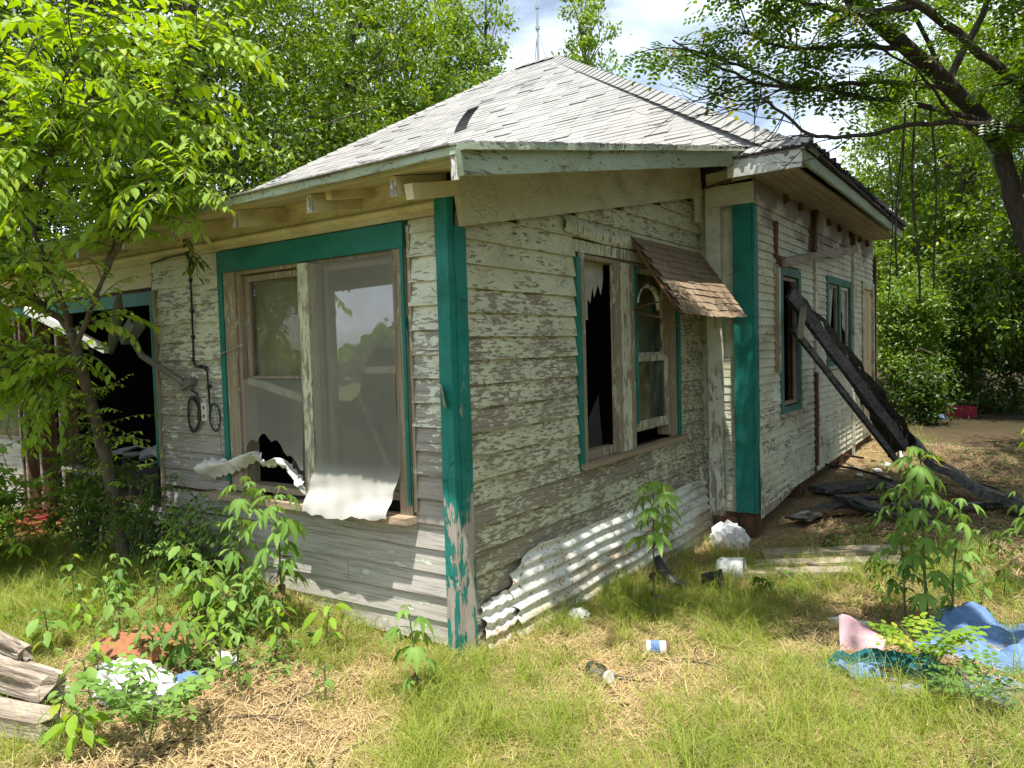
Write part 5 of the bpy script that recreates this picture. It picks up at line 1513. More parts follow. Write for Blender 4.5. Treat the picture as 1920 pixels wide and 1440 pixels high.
BT = [
    # name label base blobs n per size mat trunk cr
    ('big_tree', 'big dark leafy tree filling the upper left behind the house roof', (-14.0, 7.5, 0), [(-13.6, 7.2, 8.5, 4.4, 3.4, 4.6), (-11.8, 5.6, 6.0, 3.0, 2.0, 2.6)], 520, 105, .13, 'leaf_oak', .32, .85),
    ('big_tree', 'tree at the far upper left whose dark limbs show through its leaves', (-16.5, 3.0, 0), [(-14.5, 3.8, 7.5, 3.6, 3.0, 4.8), (-13.0, 2.0, 4.2, 2.5, 2.4, 2.6)], 380, 95, .14, 'leaf_dark', .30, .9),
    ('big_tree', 'bright green tree above the left slope of the grey roof', (-15.5, 12.5, 0), [(-14.5, 12.2, 9.5, 3.9, 3.2, 5.0), (-12.5, 11.5, 6.6, 2.4, 2.2, 2.2)], 430, 100, .14, 'leaf_oak', .3, .85),
    ('big_tree', 'dense tree between the bright green tree and the open airy one', (-15.2, 16.0, 0), [(-15.0, 15.6, 9.0, 3.6, 3.0, 6.0), (-13.6, 15.0, 7.0, 1.8, 2.0, 3.0)], 340, 90, .15, 'leaf_airy', .28, .85),
    ('slender_tree', 'open airy tree just left of the antenna mast', (-13.9, 18.3, 0), [(-14.1, 18.0, 11.5, 1.9, 2.0, 4.2), (-13.3, 18.0, 8.8, 2.1, 1.8, 1.9), (-12.2, 18.6, 8.0, 1.1, 1.2, 1.0)], 175, 80, .16, 'leaf_airy', .18, .62),
    ('slender_tree', 'small airy tree rising behind the roof ridge right of the mast', (-11.3, 22.6, 0), [(-11.5, 22.5, 12.0, 1.3, 1.5, 3.6), (-10.6, 22.8, 9.4, 1.7, 1.4, 1.3), (-12.3, 22.2, 10.0, .9, .9, 1.2)], 95, 75, .17, 'leaf_airy', .16, .52),
    ('offscreen_tree', 'unseen tree whose high crown, added above the frame, shades the foot of the far wall', (8.5, 6.0, 0), [(2.6, 3.95, 6.9, 1.6, 1.25, .8)], 190, 110, .14, 'leaf_oak', .22, .62),  # unseen shade crown, added to darken the ground at the far wall
    ('offscreen_tree', 'unseen tree whose thin high branches, added above the frame, dapple the side yard', (9.0, -1.0, 0), [(1.65, -.25, 6.6, .95, 1.1, .6), (6.4, -.2, 6.6, 1.2, 1.4, .8)], 62, 70, .12, 'leaf_airy', .2, .42),  # unseen sparse crown, added only for its dappled shadow
    ('right_tree', 'tall bright tree at the right whose left edge meets the sky', (-1.0, 22.5, 0), [(-0.9, 22.5, 5.2, 2.1, 2.3, 4.6), (0.7, 22.0, 7.6, 1.8, 2, 3.4), (-1.6, 22.4, 3.2, 1.6, 1.8, 2.4)], 330, 95, .15, 'leaf_airy', .25, .8),
    ('right_tree', 'bushy tree right of the bright one, behind the hanging vines', (1.6, 18.2, 0), [(1.3, 18.2, 5.6, 2.3, 2.1, 4.0), (0.7, 17.6, 3.4, 2.0, 1.6, 2.4)], 330, 95, .13, 'leaf_oak', .25, .75),
    ('right_tree', 'shaded tree closing the right edge behind the curved limb', (4.0, 13.8, 0), [(3.6, 13.8, 4.4, 2.3, 2.0, 3.8), (3.0, 13.2, 6.8, 1.8, 1.6, 2.0)], 330, 95, .11, 'leaf_oak', .22, .7),
    ('far_tree', 'distant tree seen small in the gap right of the roof corner', (-9.8, 33.0, 0), [(-9.8, 33, 4.2, 2.8, 2.8, 3.4), (-7.0, 33.5, 3.4, 2.4, 2.4, 2.6)], 150, 70, .22, 'leaf_airy', .2, .9),
    ('offscreen_tree', 'unseen leafy tree added beyond the right edge to shade the far wall', (6.6, 5.0, 0), [(5.4, 5.6, 6.3, 2.3, 2.6, 2.2), (4.8, 7.6, 6.0, 2.0, 2.0, 1.6)], 300, 85, .12, 'leaf_oak', .25, .7),  # out of view, added to keep the far wall in shade
]
for i, b in enumerate(BT):
    tree(b[0], b[1], b[2], b[3], b[4], b[5], b[6], b[7], trunk_r=b[8], cr=b[9], seed=50 + i)

tree('offscreen_tree', 'unseen broad tree added beyond the right edge to darken the side wall', (7.2, 0.8, 0), [(7.4, 0.8, 3.2, 2.2, 2.4, 2.5), (7.0, -1.6, 3.0, 1.8, 1.6, 2.0)], 300, 60, .15, 'leaf_oak', trunk_r=.25, cr=.8, seed=150)  # out of view, added to block sky light from the side wall
tree('offscreen_tree', 'second unseen broad tree added beyond the right edge, farther back, to darken the walls', (7.0, 4.0, 0), [(6.0, 3.8, 3.2, 1.9, 1.8, 2.7)], 220, 75, .15, 'leaf_oak', trunk_r=.25, cr=.8, seed=151)  # also unseen, added to block sky light from the walls
# understorey
US = [
    ('large shrub behind the left end of the house', (-12.3, 1.2, 0), [(-12.2, 1.2, 1.8, 2.2, 2.0, 1.9)], 130, 95, .12, 'leaf_dark'),
    ('dark thicket below the left trees', (-14.5, 5.0, 0), [(-14.0, 5.0, 2.2, 2.2, 2.6, 2.2)], 130, 90, .13, 'leaf_dark'),
    ('bright leafy bush at the far house corner', (0.55, 12.6, 0), [(0.45, 12.9, 1.3, .65, .9, 1.3), (0.7, 12.9, 2.2, .6, .8, .9)], 90, 110, .085, 'leaf_airy'),
    ('dense dark thicket behind the red basket', (2.2, 15.2, 0), [(2.0, 15.2, 1.9, 1.5, 1.1, 2.0), (1.0, 15.6, 1.6, 1.2, 1.0, 1.7)], 190, 95, .11, 'leaf_dark'),
    ('dark thicket at the right edge behind the far litter', (4.2, 14.0, 0), [(3.9, 13.6, 1.7, 1.7, 1.2, 1.9), (3.0, 14.6, 2.6, 1.3, 1.0, 1.4)], 200, 95, .11, 'leaf_dark'),
    ('shaded bush at the right edge, nearest of the thickets', (4.7, 9.8, 0), [(4.6, 9.8, 1.3, 1.0, 1.0, 1.3)], 90, 80, .10, 'leaf_dark'),
    ('vine-covered stump beyond the far house corner', (0.95, 11.9, 0), [(0.95, 11.9, 0.8, .35, .35, .8)], 26, 80, .08, 'leaf_dark'),
]
for i, (lab, base, blobs, n, per, sz, mt) in enumerate(US):
    tree('bush', lab, base, blobs, n, per, sz, mt, group='bushes around the clearing', trunk_r=.05, cr=.5, limbs=4, seed=90 + i, cat='bush')


# distant woods closing the horizon
def woods():
    rr = np.random.default_rng(5)
    n = 60000
    ang = rr.uniform(-3.15, 3.15, n)
    hgt = rr.random(n) ** 0.8 * (3.6 + 1.8 * np.sin(ang * 9) + 1.0 * np.sin(ang * 23)) + 0.4
    rad = 40 + rr.uniform(-4, 4, n) + np.where(ang > 0.3, 0, 0)
    P = np.stack([np.sin(ang) * rad, np.cos(ang) * rad, hgt], 1)
    D = rr.normal(size=(n, 3)); N = rr.normal(size=(n, 3)) * .6 + np.array([0, 0, 1.0])
    leaves('distant_woods', T_quad(.8), P, D, N, 0.55 * (0.6 + .8 * rr.random(n)), 'leaf_oak', None, kind='stuff')
woods()
# trees behind the viewer, only seen in the glass
tree('offscreen_tree', 'tree across the yard, mirrored in the picture window', (0.5, -13.0, 0), [(0.2, -13, 4.2, 3.0, 2.6, 3.2)], 170, 70, .16, 'leaf_oak', seed=140)
tree('offscreen_tree', 'second tree across the yard, mirrored in the picture window', (-5.2, -12.0, 0), [(-5.2, -12.0, 3.6, 2.6, 2.6, 2.8)], 150, 70, .16, 'leaf_oak', seed=141)


# ================================================================== the sapling in front of the long wall
random.seed(21)
rng = np.random.default_rng(21)
sap = thing('hackberry_sapling', 'slender hackberry sapling with bright drooping foliage in front of the long wall', 'tree', (-2.82, -0.36, 0.1))
trunk = smooth_path([(-2.80, -0.35, 0.05), (-2.83, -0.39, 0.5), (-2.87, -0.44, 0.95), (-2.83, -0.52, 1.27), (-2.69, -0.66, 1.64), (-2.63, -0.73, 1.85)], 5, 0.004)
m = MB().tube(trunk, list(np.linspace(0.050, 0.032, len(trunk))), 10)
m.build('trunk', 'bark', sap, smooth=True)
limbs = [
    [(-2.63, -0.73, 1.85), (-2.56, -0.85, 2.15), (-2.51, -0.97, 2.5), (-2.42, -1.05, 2.85), (-2.39, -1.1, 3.15), (-2.2, -1.0, 3.55)],
    [(-2.66, -0.70, 1.72), (-2.45, -0.70, 1.95), (-2.25, -0.68, 2.2), (-2.06, -0.66, 2.48), (-1.85, -0.55, 2.75), (-1.68, -0.5, 2.98)],
    [(-2.25, -0.68, 2.2), (-1.98, -0.66, 2.42), (-1.70, -0.60, 2.56), (-1.45, -0.56, 2.66)],
    [(-2.06, -0.66, 2.48), (-1.90, -0.55, 2.85), (-1.68, -0.48, 3.25), (-1.48, -0.44, 3.52)],
    [(-2.63, -0.73, 1.85), (-2.85, -0.85, 2.1), (-3.05, -0.95, 2.45), (-3.2, -1.0, 2.9), (-3.25, -1.05, 3.3)],
    [(-2.56, -0.85, 2.15), (-2.75, -1.0, 2.3), (-3.0, -1.15, 2.4), (-3.3, -1.2, 2.45)],
    [(-2.51, -0.97, 2.5), (-2.25, -1.0, 2.75), (-2.0, -0.95, 3.0), (-1.75, -0.8, 3.15), (-1.55, -0.7, 3.1)],
    [(-2.42, -1.05, 2.85), (-2.55, -1.15, 3.2), (-2.6, -1.2, 3.6), (-2.55, -1.2, 3.9)],
    [(-2.72, -0.62, 1.55), (-2.95, -0.70, 1.62), (-3.2, -0.8, 1.60), (-3.5, -0.85, 1.62)],
    [(-2.25, -1.0, 2.75), (-2.0, -1.05, 2.9), (-1.8, -1.05, 3.2), (-1.65, -1.0, 3.4)],
    [(-2.83, -0.52, 1.27), (-3.1, -0.6, 1.45), (-3.4, -0.7, 1.5), (-3.7, -0.75, 1.6)],
    [(-2.39, -1.1, 3.15), (-2.65, -1.25, 3.4), (-2.9, -1.3, 3.6)],
    [(-3.05, -0.95, 2.45), (-3.35, -1.0, 2.6), (-3.7, -1.05, 2.75)],
    [(-2.85, -0.85, 2.1), (-3.15, -0.95, 2.1), (-3.5, -1.0, 2.05), (-3.8, -1.0, 2.0)],
]
bm_ = MB()
Lp, Ld, Ln, Ls = [], [], [], []


def twig(p, d, length, leaf, spacing, droop, mb=None, r=0.004):
    """a drooping twig with alternate leaves"""
    pts = [p.copy()]
    q = p.copy(); dd = d.normalized()
    n = max(3, int(length / spacing))
    for i in range(n):
        dd = (dd + Vector((random.uniform(-.10, .10), random.uniform(-.10, .10), random.uniform(-.08, .08) - droop * spacing * (1 + i / n)))).normalized()
        q = q + dd * spacing
        pts.append(q.copy())
        side = dd.cross(Vector((0, 0, 1)))
        if side.length < .05: side = Vector((1, 0, 0))
        side.normalize()
        s_ = 1 if i % 2 else -1
        ld = (dd * 0.55 + side * s_ * 0.8 + Vector((0, 0, -0.35 + random.uniform(-.3, .15)))).normalized()
        Lp.append(q[:]); Ld.append(ld[:])
        Ln.append((Vector((random.uniform(-.35, .35), random.uniform(-.35, .35), 1)) + side * s_ * 0.25)[:])
        Ls.append(leaf * random.uniform(.55, 1.15) * (1 - 0.35 * i / n))
    if mb is not None:
        mb.tube(pts[::2] + [pts[-1]] if len(pts) > 4 else pts, list(np.linspace(r, .0015, len(pts[::2]) + 1 if len(pts) > 4 else len(pts))), 4, cap=False)


for k, lb in enumerate(limbs):
    pth = smooth_path(lb, 5, 0.012)
    bm_.tube(pth, list(np.linspace(0.020 if k < 5 else 0.011, 0.004, len(pth))), 6, cap=False)
    L_ = len(pth)
    nt = 46
    for i in range(nt):
        t = random.uniform(0.12, 1.0)
        a = pth[int(t * (L_ - 1))]
        dirn = (pth[min(L_ - 1, int(t * (L_ - 1)) + 1)] - pth[max(0, int(t * (L_ - 1)) - 1)]).normalized()
        ou = Vector((random.gauss(0, 1), random.gauss(0, .8), random.gauss(0.3, .6)))
        d = (dirn * .6 + ou.normalized()).normalized()
        q = a + d * 0.02
        ln = random.uniform(.25, .60)
        if q.y + d.y * ln > -0.12 and q.z < 2.6: d.y = -abs(d.y) * .3
        if (q + d * ln * .8).x > -2.22 and (q + d * ln * .8).z < 2.42: continue
        if (q + d * ln * .9).y > -.52 and 2.3 < q.z < 2.75: d.y = -abs(d.y)
        twig(q, d, ln, 0.126, 0.030, random.uniform(0.6, 2.8), bm_)
    twig(pth[-1], (pth[-1] - pth[-3]).normalized(), 0.5, 0.10, 0.034, 1.8, bm_)
# the two long sprays reaching right over the roof edge
for (a, d, l) in (((-1.68, -0.5, 2.98), (1.0, .25, .25), .55), ((-1.45, -0.56, 2.66), (.7, -.05, -.02), .42), ((-1.48, -.44, 3.46), (.5, .2, -.1), .42), ((-1.75, -.6, 3.05), (.9, .2, .1), .6), ((-1.5, -.50, 2.62), (.8, -.1, .1), .4)):
    for j in range(3):
        twig(Vector(a), Vector(d) + Vector((random.uniform(-.15, .15), random.uniform(-.1, .1), random.uniform(-.2, .1))), l * random.uniform(.7, 1), 0.10, 0.028, 1.6, bm_)
# low shoots around the trunk
for i in range(46):
    z = random.uniform(0.25, 1.35)
    a = trunk[min(len(trunk) - 1, int(z / 1.85 * len(trunk)))]
    an = random.uniform(0, 6.28)
    twig(a + Vector((0, 0, 0)), Vector((math.cos(an), math.sin(an) * .6 - .2, random.uniform(-.1, .5))), random.uniform(.2, .5), 0.060, 0.026, 1.2, bm_, .003)
bm_.build('branches', 'bark', sap)
P, D, N, Sz = map(np.array, (Lp, Ld, Ln, Ls))
ok = ~((P[:, 1] > -0.06) & (P[:, 2] < 2.6)) & ~((P[:, 1] > -0.52) & (P[:, 1] < 0.2) & (P[:, 2] > 2.35) & (P[:, 2] < 2.62)) & ~((P[:, 2] < 2.32) & (P[:, 0] > -2.10) & (P[:, 2] > 1.4))
P, D, N, Sz = P[ok], D[ok], N[ok], Sz[ok]
a, b = split_near(P, 280)
leaf_objs('leaf', tmpl_mesh('leaf', T_HACK, 'leaf_sapling'), P[a], D[a], N[a], Sz[a], sap)
leaves('foliage', T_HACK, P[b], D[b], N[b], Sz[b], 'leaf_sapling', sap, kind='stuff')
print('sapling leaves', len(P))

# dark sprig hanging in front of the window head
sp = thing('hanging_sprig', 'dark leafy sprig hanging from the eave over the corner of the picture window', 'twig', (-1.9, -0.3, 2.45))
Lp, Ld, Ln, Ls = [], [], [], []
sb = MB()
for (a, d, l) in (((-2.12, -.30, 2.47), (.7, 0, -.1), .22), ((-2.0, -.30, 2.44), (.5, 0, -.8), .25), ((-1.87, -.30, 2.30), (.3, -.1, -1), .16), ((-1.87, -.30, 2.32), (-.6, -.1, -.6), .15), ((-1.87, -.30, 2.32), (.7, -.1, -.4), .14)):
    twig(Vector(a), Vector(d), l, 0.085, 0.028, .8, sb, .004)
sb.build('stem', 'bark_dark', sp)
leaf_objs('leaf', tmpl_mesh('leaf', T_HACK, 'leaf_dark'), *map(np.array, (Lp, Ld, Ln, Ls)), sp)

# ================================================================== the locust tree leaning in from the right
random.seed(33)
rng = np.random.default_rng(33)
loc = thing('locust_tree', 'old locust tree leaning in from the right, its curved limb arching over the yard', 'tree', (2.72, 4.15, 0))
tk = smooth_path([(2.75, 4.3, -0.1), (2.74, 4.1, 0.8), (2.68, 3.97, 1.35), (2.55, 3.9, 2.05), (2.39, 3.84, 2.62), (2.28, 3.66, 3.08), (2.03, 3.26, 3.42), (1.77, 2.85, 3.66), (1.51, 2.43, 3.91), (1.36, 2.21, 4.08), (1.1, 1.9, 4.3)], 5, 0.008)
MB().tube(tk, list(np.linspace(0.080, 0.040, len(tk))), 12).build('trunk', 'bark_dark', loc, smooth=True)
LB = [
    ([(2.66, 4.0, 1.9), (2.67, 4.05, 2.85), (2.44, 3.42, 3.34), (2.2, 3.02, 3.57), (1.89, 2.44, 3.77), (1.68, 2.18, 3.87), (1.4, 1.7, 4.0)], .042, .018),
    ([(2.9, 3.9, 3.05), (2.56, 3.5, 3.09), (2.02, 2.99, 3.13), (1.79, 2.71, 3.09), (1.53, 2.27, 2.97), (1.33, 2.01, 2.97), (1.14, 1.76, 3.15), (1.08, 1.72, 3.17)], .024, .006),
    ([(2.6, 3.6, 3.10), (2.16, 3.34, 3.21), (1.76, 2.94, 3.32), (1.61, 2.59, 3.28), (1.42, 2.21, 3.27), (1.11, 1.87, 3.29), (0.86, 1.58, 3.39), (0.65, 1.43, 3.55)], .024, .005),
    ([(1.89, 2.44, 3.77), (1.57, 2.1, 3.7), (1.32, 1.8, 3.73), (1.05, 1.5, 3.8)], .026, .006),
    ([(2.03, 3.26, 3.42), (1.8, 2.9, 3.42), (1.5, 2.4, 3.36), (1.25, 2.1, 3.30), (.95, 1.75, 3.42), (.70, 1.5, 3.50)], .022, .005),
    ([(2.28, 3.66, 3.08), (2.05, 3.2, 3.20), (1.85, 2.7, 3.45), (1.6, 2.2, 3.55)], .018, .005),
    ([(1.77, 2.85, 3.66), (1.45, 2.35, 3.60), (1.2, 1.95, 3.52), (1.0, 1.7, 3.60)], .02, .005),
    ([(2.0, 3.2, 3.45), (1.8, 2.9, 3.9), (1.5, 2.6, 4.3), (1.2, 2.4, 4.7)], .018, .008),  # this and the limbs below are extra, added to shade the yard
    ([(2.39, 3.84, 2.62), (2.5, 3.5, 3.1), (2.55, 3.0, 3.5), (2.6, 2.5, 3.9)], .018, .008),
    ([(2.44, 3.42, 3.34), (2.5, 2.9, 3.7), (2.5, 2.4, 4.1), (2.4, 2.0, 4.5)], .018, .008),
    ([(2.6, 3.5, 3.6), (3.0, 3.5, 4.2), (3.2, 3.2, 4.7), (3.2, 2.8, 5.0)], .03, .008),
    ([(2.0, 3.2, 3.5), (2.2, 3.8, 4.2), (2.2, 4.3, 4.8), (2.0, 4.8, 5.1)], .03, .008),
    ([(2.2, 3.8, 4.2), (2.0, 4.1, 4.9), (1.7, 4.3, 5.5), (1.5, 4.6, 5.9)], .03, .008),
    ([(2.2, 4.3, 4.8), (2.5, 4.4, 5.3), (2.6, 4.8, 5.7), (2.5, 5.2, 5.9)], .03, .008),
    ([(1.3, 3.0, 5.0), (1.6, 3.4, 5.5), (2.0, 3.6, 5.8), (2.4, 3.6, 6.0)], .03, .008),
    ([(2.4, 2.0, 4.5), (2.1, 1.9, 4.9), (1.8, 2.2, 5.2), (1.6, 2.6, 5.4)], .025, .008),
    ([(1.5, 2.4, 3.95), (1.3, 2.7, 4.5), (1.3, 3.0, 5.0), (1.2, 3.4, 5.2)], .03, .008),
]
lm = MB()
Lp, Ld, Ln, Ls = [], [], [], []


def pinnate_twig(p, d, length, mb, sz=.20, dens=.045):
    q = p.copy(); dd = d.normalized(); pts = [q.copy()]
    n = max(2, int(length / dens))
    for i in range(n):
        dd = (dd + Vector((random.uniform(-.2, .2), random.uniform(-.2, .2), random.uniform(-.2, .16)))).normalized()
        q = q + dd * dens; pts.append(q.copy())
        side = dd.cross(Vector((0, 0, 1)))
        if side.length < .05: side = Vector((1, 0, 0))
        side.normalize()
        s_ = 1 if i % 2 else -1
        ld = dd * .35 + side * s_ * .8 + Vector((0, 0, random.uniform(-.8, .1)))
        Lp.append(q[:]); Ld.append(ld[:]); Ln.append((random.uniform(-.4, .4), random.uniform(-.4, .4), 1)); Ls.append(sz * random.uniform(.6, 1.15))
    mb.tube(pts, list(np.linspace(.006, .002, len(pts))), 4, cap=False)


for k, (lb, r0, r1) in enumerate(LB):
    pth = smooth_path(lb, 5, 0.010)
    lm.tube(pth, list(np.linspace(r0, r1, len(pth))), 7, cap=False)
    L_ = len(pth)
    for i in range({1: 4, 2: 25, 0: 14, 3: 26, 4: 20, 5: 8, 6: 18}.get(k, 34)):
        t = random.uniform(0.35 if k != 1 else .55, 1.0)
        a = pth[int(t * (L_ - 1))]
        d = Vector((random.gauss(-.25, .8), random.gauss(-.2, .8), random.gauss(0.15, .35)))
        pinnate_twig(a, d, random.uniform(.15, .5), lm)
lm.build('branches', 'bark_dark', loc)
bare = MB()
random.seed(35)
for (a, d) in (((1.33, 2.01, 2.97), (-1, -.3, .15)), ((1.14, 1.76, 3.15), (-1, -.6, -.5)), ((1.53, 2.27, 2.97), (-.8, -.4, -.35)), ((1.08, 1.72, 3.17), (-.8, -.3, -.2)), ((.95, 1.6, 3.3), (-.9, -.1, -.9)), ((1.2, 1.9, 3.1), (-.6, .2, -1)), ((1.0, 1.6, 3.2), (-1, -.4, .1))):
    for j in range(2):
        q = Vector(a); dd = Vector(d).normalized() + Vector((random.uniform(-.2, .2), random.uniform(-.2, .2), random.uniform(-.2, .2))); pts = [q.copy()]
        for i in range(9):
            dd = (dd + Vector((random.uniform(-.35, .25), random.uniform(-.3, .3), random.uniform(-.25, .35)))).normalized()
            q = q + dd * .065; pts.append(q.copy())
            if random.random() < .6:
                e = (dd + Vector((random.uniform(-.8, .8), random.uniform(-.8, .8), random.uniform(-.6, .8)))).normalized()
                bare.tube([q, q + e * .07, q + e * .12 + Vector((0, 0, .02))], [.002, .0015, .001], 3, cap=False)
        bare.tube(pts, list(np.linspace(.0045, .0015, len(pts))), 4, cap=False)
bare.build('bare_twigs', 'vine_stem', loc)
P, D, N, Sz = map(np.array, (Lp, Ld, Ln, Ls))
ok = ~((P[:, 2] < 3.28) & (P[:, 0] < 1.45))
P, D, N, Sz = P[ok], D[ok], N[ok], Sz[ok]
a, b = split_near(P, 280)
leaf_objs('leaf', tmpl_mesh('compound_leaf', T_PINN, 'leaf_locust'), P[a], D[a], N[a], Sz[a], loc)
leaves('foliage', T_PINN_LO if len(b) > 2600 else T_PINN, P[b], D[b], N[b], Sz[b], 'leaf_locust', loc, kind='stuff')
print('locust leaves', len(P))

# vines hanging from the limb
random.seed(40)
for i, (x, y, z0, z1, r_, lab) in enumerate(((1.80, 2.99, 3.55, 1.9, .008, 'thickest of the bare vines hanging from the leaning limb'), (1.74, 2.95, 3.4, 2.1, .006, 'thin vine hanging just left of the thickest one'), (1.72, 3.02, 3.1, 2.3, .005, 'short vine hanging left of the other bare vines'),
                         (1.90, 3.05, 3.3, 2.0, .006, 'vine hanging right of the thickest one and slanting right'), (1.66, 2.85, 3.0, 1.9, .004, 'thinnest leftmost vine under the leaning limb'))):
    pts = [(x + (z0 - z) * (.03 if i == 3 else -.035 if i in (1, 2) else .012) + .02 * math.sin(z * 4 + i), y + .02 * math.sin(z * 3 + i), z) for z in np.linspace(z0, z1, 14)]
    tag(MB().tube(pts, r_, 5, cap=False).build('hanging_vine', 'vine_stem', None), lab, 'vine', 'vines hanging from the leaning limb')

# ================================================================== weeds
def weed(name, label, x, y, h, nleaf, lsz, tmpl, mat, group, seed, lean=(0, 0), stem='green_stem', top=True, zlo=.25, dead=0, cat='weed', up=.25, stem_r=.008, branch=0):
    random.seed(seed)
    z0 = gh(x, y)
    t = thing(name, label, cat, (x, y, z0), group)
    pts = smooth_path([(x, y, z0 - .03), (x + lean[0] * .4 + random.uniform(-.01, .01), y + lean[1] * .4, z0 + h * .5), (x + lean[0], y + lean[1], z0 + h)], 5, .002)
    m = MB().tube(pts, list(np.linspace(stem_r, stem_r * .4, len(pts))), 5)
    P, D, N, Sz = [], [], [], []
    ga = random.uniform(0, 6)
    for i in range(nleaf):
        f = zlo + (1 - zlo) * (i / max(1, nleaf - 1)) ** .8
        ga += 2.4 if not branch else 1.7
        k = min(len(pts) - 1, int(f * (len(pts) - 1)))
        p = pts[k].lerp(pts[min(k + 1, len(pts) - 1)], f * (len(pts) - 1) - k)
        pet = lsz * random.uniform(.2, .5)
        d = Vector((math.cos(ga), math.sin(ga), up + .5 * (f > .85)))
        q = p + d.normalized() * pet
        m.tube([p, q], [.0025, .002], 3, cap=False)
        s_ = lsz * random.uniform(.7, 1.1) * (.55 if f > .93 else 1) * (0.75 + .25 * f)
        P.append(q[:]); D.append((d.x, d.y, random.uniform(-.55, .1) - .25 * (f < .9))); N.append((random.uniform(-.25, .25) + .25 * d.x * 0, random.uniform(-.25, .25), 1)); Sz.append(s_)
    m.build('stem', stem, t)
    P, D, N, Sz = map(np.array, (P, D, N, Sz))
    key = (id(tmpl), mat)
    if key not in TM: TM[key] = tmpl_mesh('leaf', tmpl, mat)
    leaf_objs('leaf', TM[key], P, D, N, Sz, t)
    if dead:
        key = ('dead',)
        if key not in TM: TM[key] = tmpl_mesh('dead_leaf', T_lance(.3, .8, .15), 'leaf_dead')
        n = dead
        zz = [pts[min(len(pts) - 1, int(random.uniform(.25, .55) * len(pts)))] for _ in range(n)]
        leaf_objs('dead_leaf', TM[key], np.array([q[:] for q in zz]), np.array([(random.uniform(-.4, .4), random.uniform(-.4, .4), -1) for _ in range(n)]), rv(n), np.full(n, lsz * .5), t)
    return t
TM = {}
RG = 'giant ragweed plants'
weed('ragweed', 'tallest ragweed, dark leafy and branching, in front of the dark ground at the right', 2.02, 1.62, 1.02, 30, .165, T_PALM, 'leaf_weed', RG, 1, (-.03, -.03), stem_r=.010, zlo=.12)
weed('ragweed', 'second stem close beside the tallest ragweed, a little shorter', 1.90, 1.70, .80, 22, .14, T_TRI, 'leaf_shrub', RG, 2, (-.06, 0), zlo=.15)
weed('ragweed', 'slim stem right of the tallest ragweed', 2.12, 1.80, .72, 18, .13, T_TRI, 'leaf_weed', RG, 3, (.05, .03), zlo=.2)
weed('ragweed', 'lone ragweed with drooping top leaves standing before the corrugated iron', 0.66, 0.98, .86, 15, .17, T_PALM, 'leaf_weed', RG, 4, (.0, .03), zlo=.62, dead=7, up=-.2)
weed('ragweed', 'palest broad-leaved ragweed in front of the long wall, the corner post side of its neighbour', -0.98, -0.42, .82, 18, .175, T_PALM, 'leaf_weed', RG, 5, (-.02, .0), zlo=.45, dead=8)
weed('ragweed', 'ragweed reaching the window sill, left of the pale broad one', -1.42, -0.42, .82, 16, .15, T_PALM, 'leaf_weed', RG, 6, (.10, .02), zlo=.3, dead=5)
weed('ragweed', 'short ragweed in the grass just left of the corner post foot', 0.15, -0.52, .42, 9, .13, T_PALM, 'leaf_weed', RG, 7, (-.07, .02), zlo=.35, dead=4)
weed('ragweed', 'small ragweed in the straw between the sack and the wall', -0.62, -.95, .34, 8, .10, T_TRI, 'leaf_weed', RG, 8, (-.04, .02), zlo=.4, dead=2)
weed('ragweed', 'low ragweed sprout in the bright grass before the wall', -0.28, -.72, .18, 5, .08, T_TRI, 'leaf_weed', RG, 9, zlo=.5)
weed('ragweed', 'pale green ragweed entering from the right edge above the blue cloth', 2.66, 2.60, 1.15, 26, .15, T_PALM, 'leaf_lime', RG, 10, (-.10, -.03), zlo=.35)
weed('ragweed', 'low ragweed at the right edge near the charred roofing', 2.50, 3.15, .55, 14, .14, T_TRI, 'leaf_shrub', RG, 11, (-.05, -.0), zlo=.2)
# locust seedlings
LS = 'small locust seedlings'
def seedling(lab, x, y, h, n, sz, mat, seed):
    random.seed(seed)
    t = thing('locust_seedling', lab, 'seedling', (x, y, gh(x, y)), LS)
    m = MB(); P, D, N, Sz = [], [], [], []
    for b in range(n):
        a = b * 2.4 + random.uniform(-.3, .3)
        tip = Vector((x, y, gh(x, y))) + Vector((math.cos(a) * h * .55, math.sin(a) * h * .45, h * random.uniform(.55, 1.0)))
        pp = smooth_path([(x, y, gh(x, y) - .01), Vector((x, y, gh(x, y))).lerp(tip, .5) + Vector((0, 0, .05)), tip], 4)
        m.tube(pp, list(np.linspace(.004, .0015, len(pp))), 4, cap=False)
        for k in range(3, len(pp), 2):
            for s_ in (-1, 1):
                d = (pp[k] - pp[k - 1]).normalized(); sd = d.cross(Vector((0, 0, 1))).normalized() * s_
                P.append(pp[k][:]); D.append((d * .6 + sd)[:]); N.append((random.uniform(-.2, .2), random.uniform(-.2, .2), 1)); Sz.append(sz * random.uniform(.8, 1.1))
    m.build('stem', 'green_stem', t)
    key = ('pinn', mat)
    if key not in TM: TM[key] = tmpl_mesh('compound_leaf', T_PINB, mat)
    leaf_objs('leaf', TM[key], *map(np.array, (P, D, N, Sz)), t)
seedling('bushy locust seedling growing through the blue and teal cloths', 2.07, .98, .28, 6, .16, 'leaf_lime', 3)
seedling('locust seedling with rounder dark leaves low at the bottom right', 2.28, .72, .22, 5, .13, 'leaf_shrub', 4)
seedling('locust seedling with long pinnate leaves at the lower left, nearest the viewer', -0.60, -1.42, .30, 5, .20, 'leaf_weed', 5)

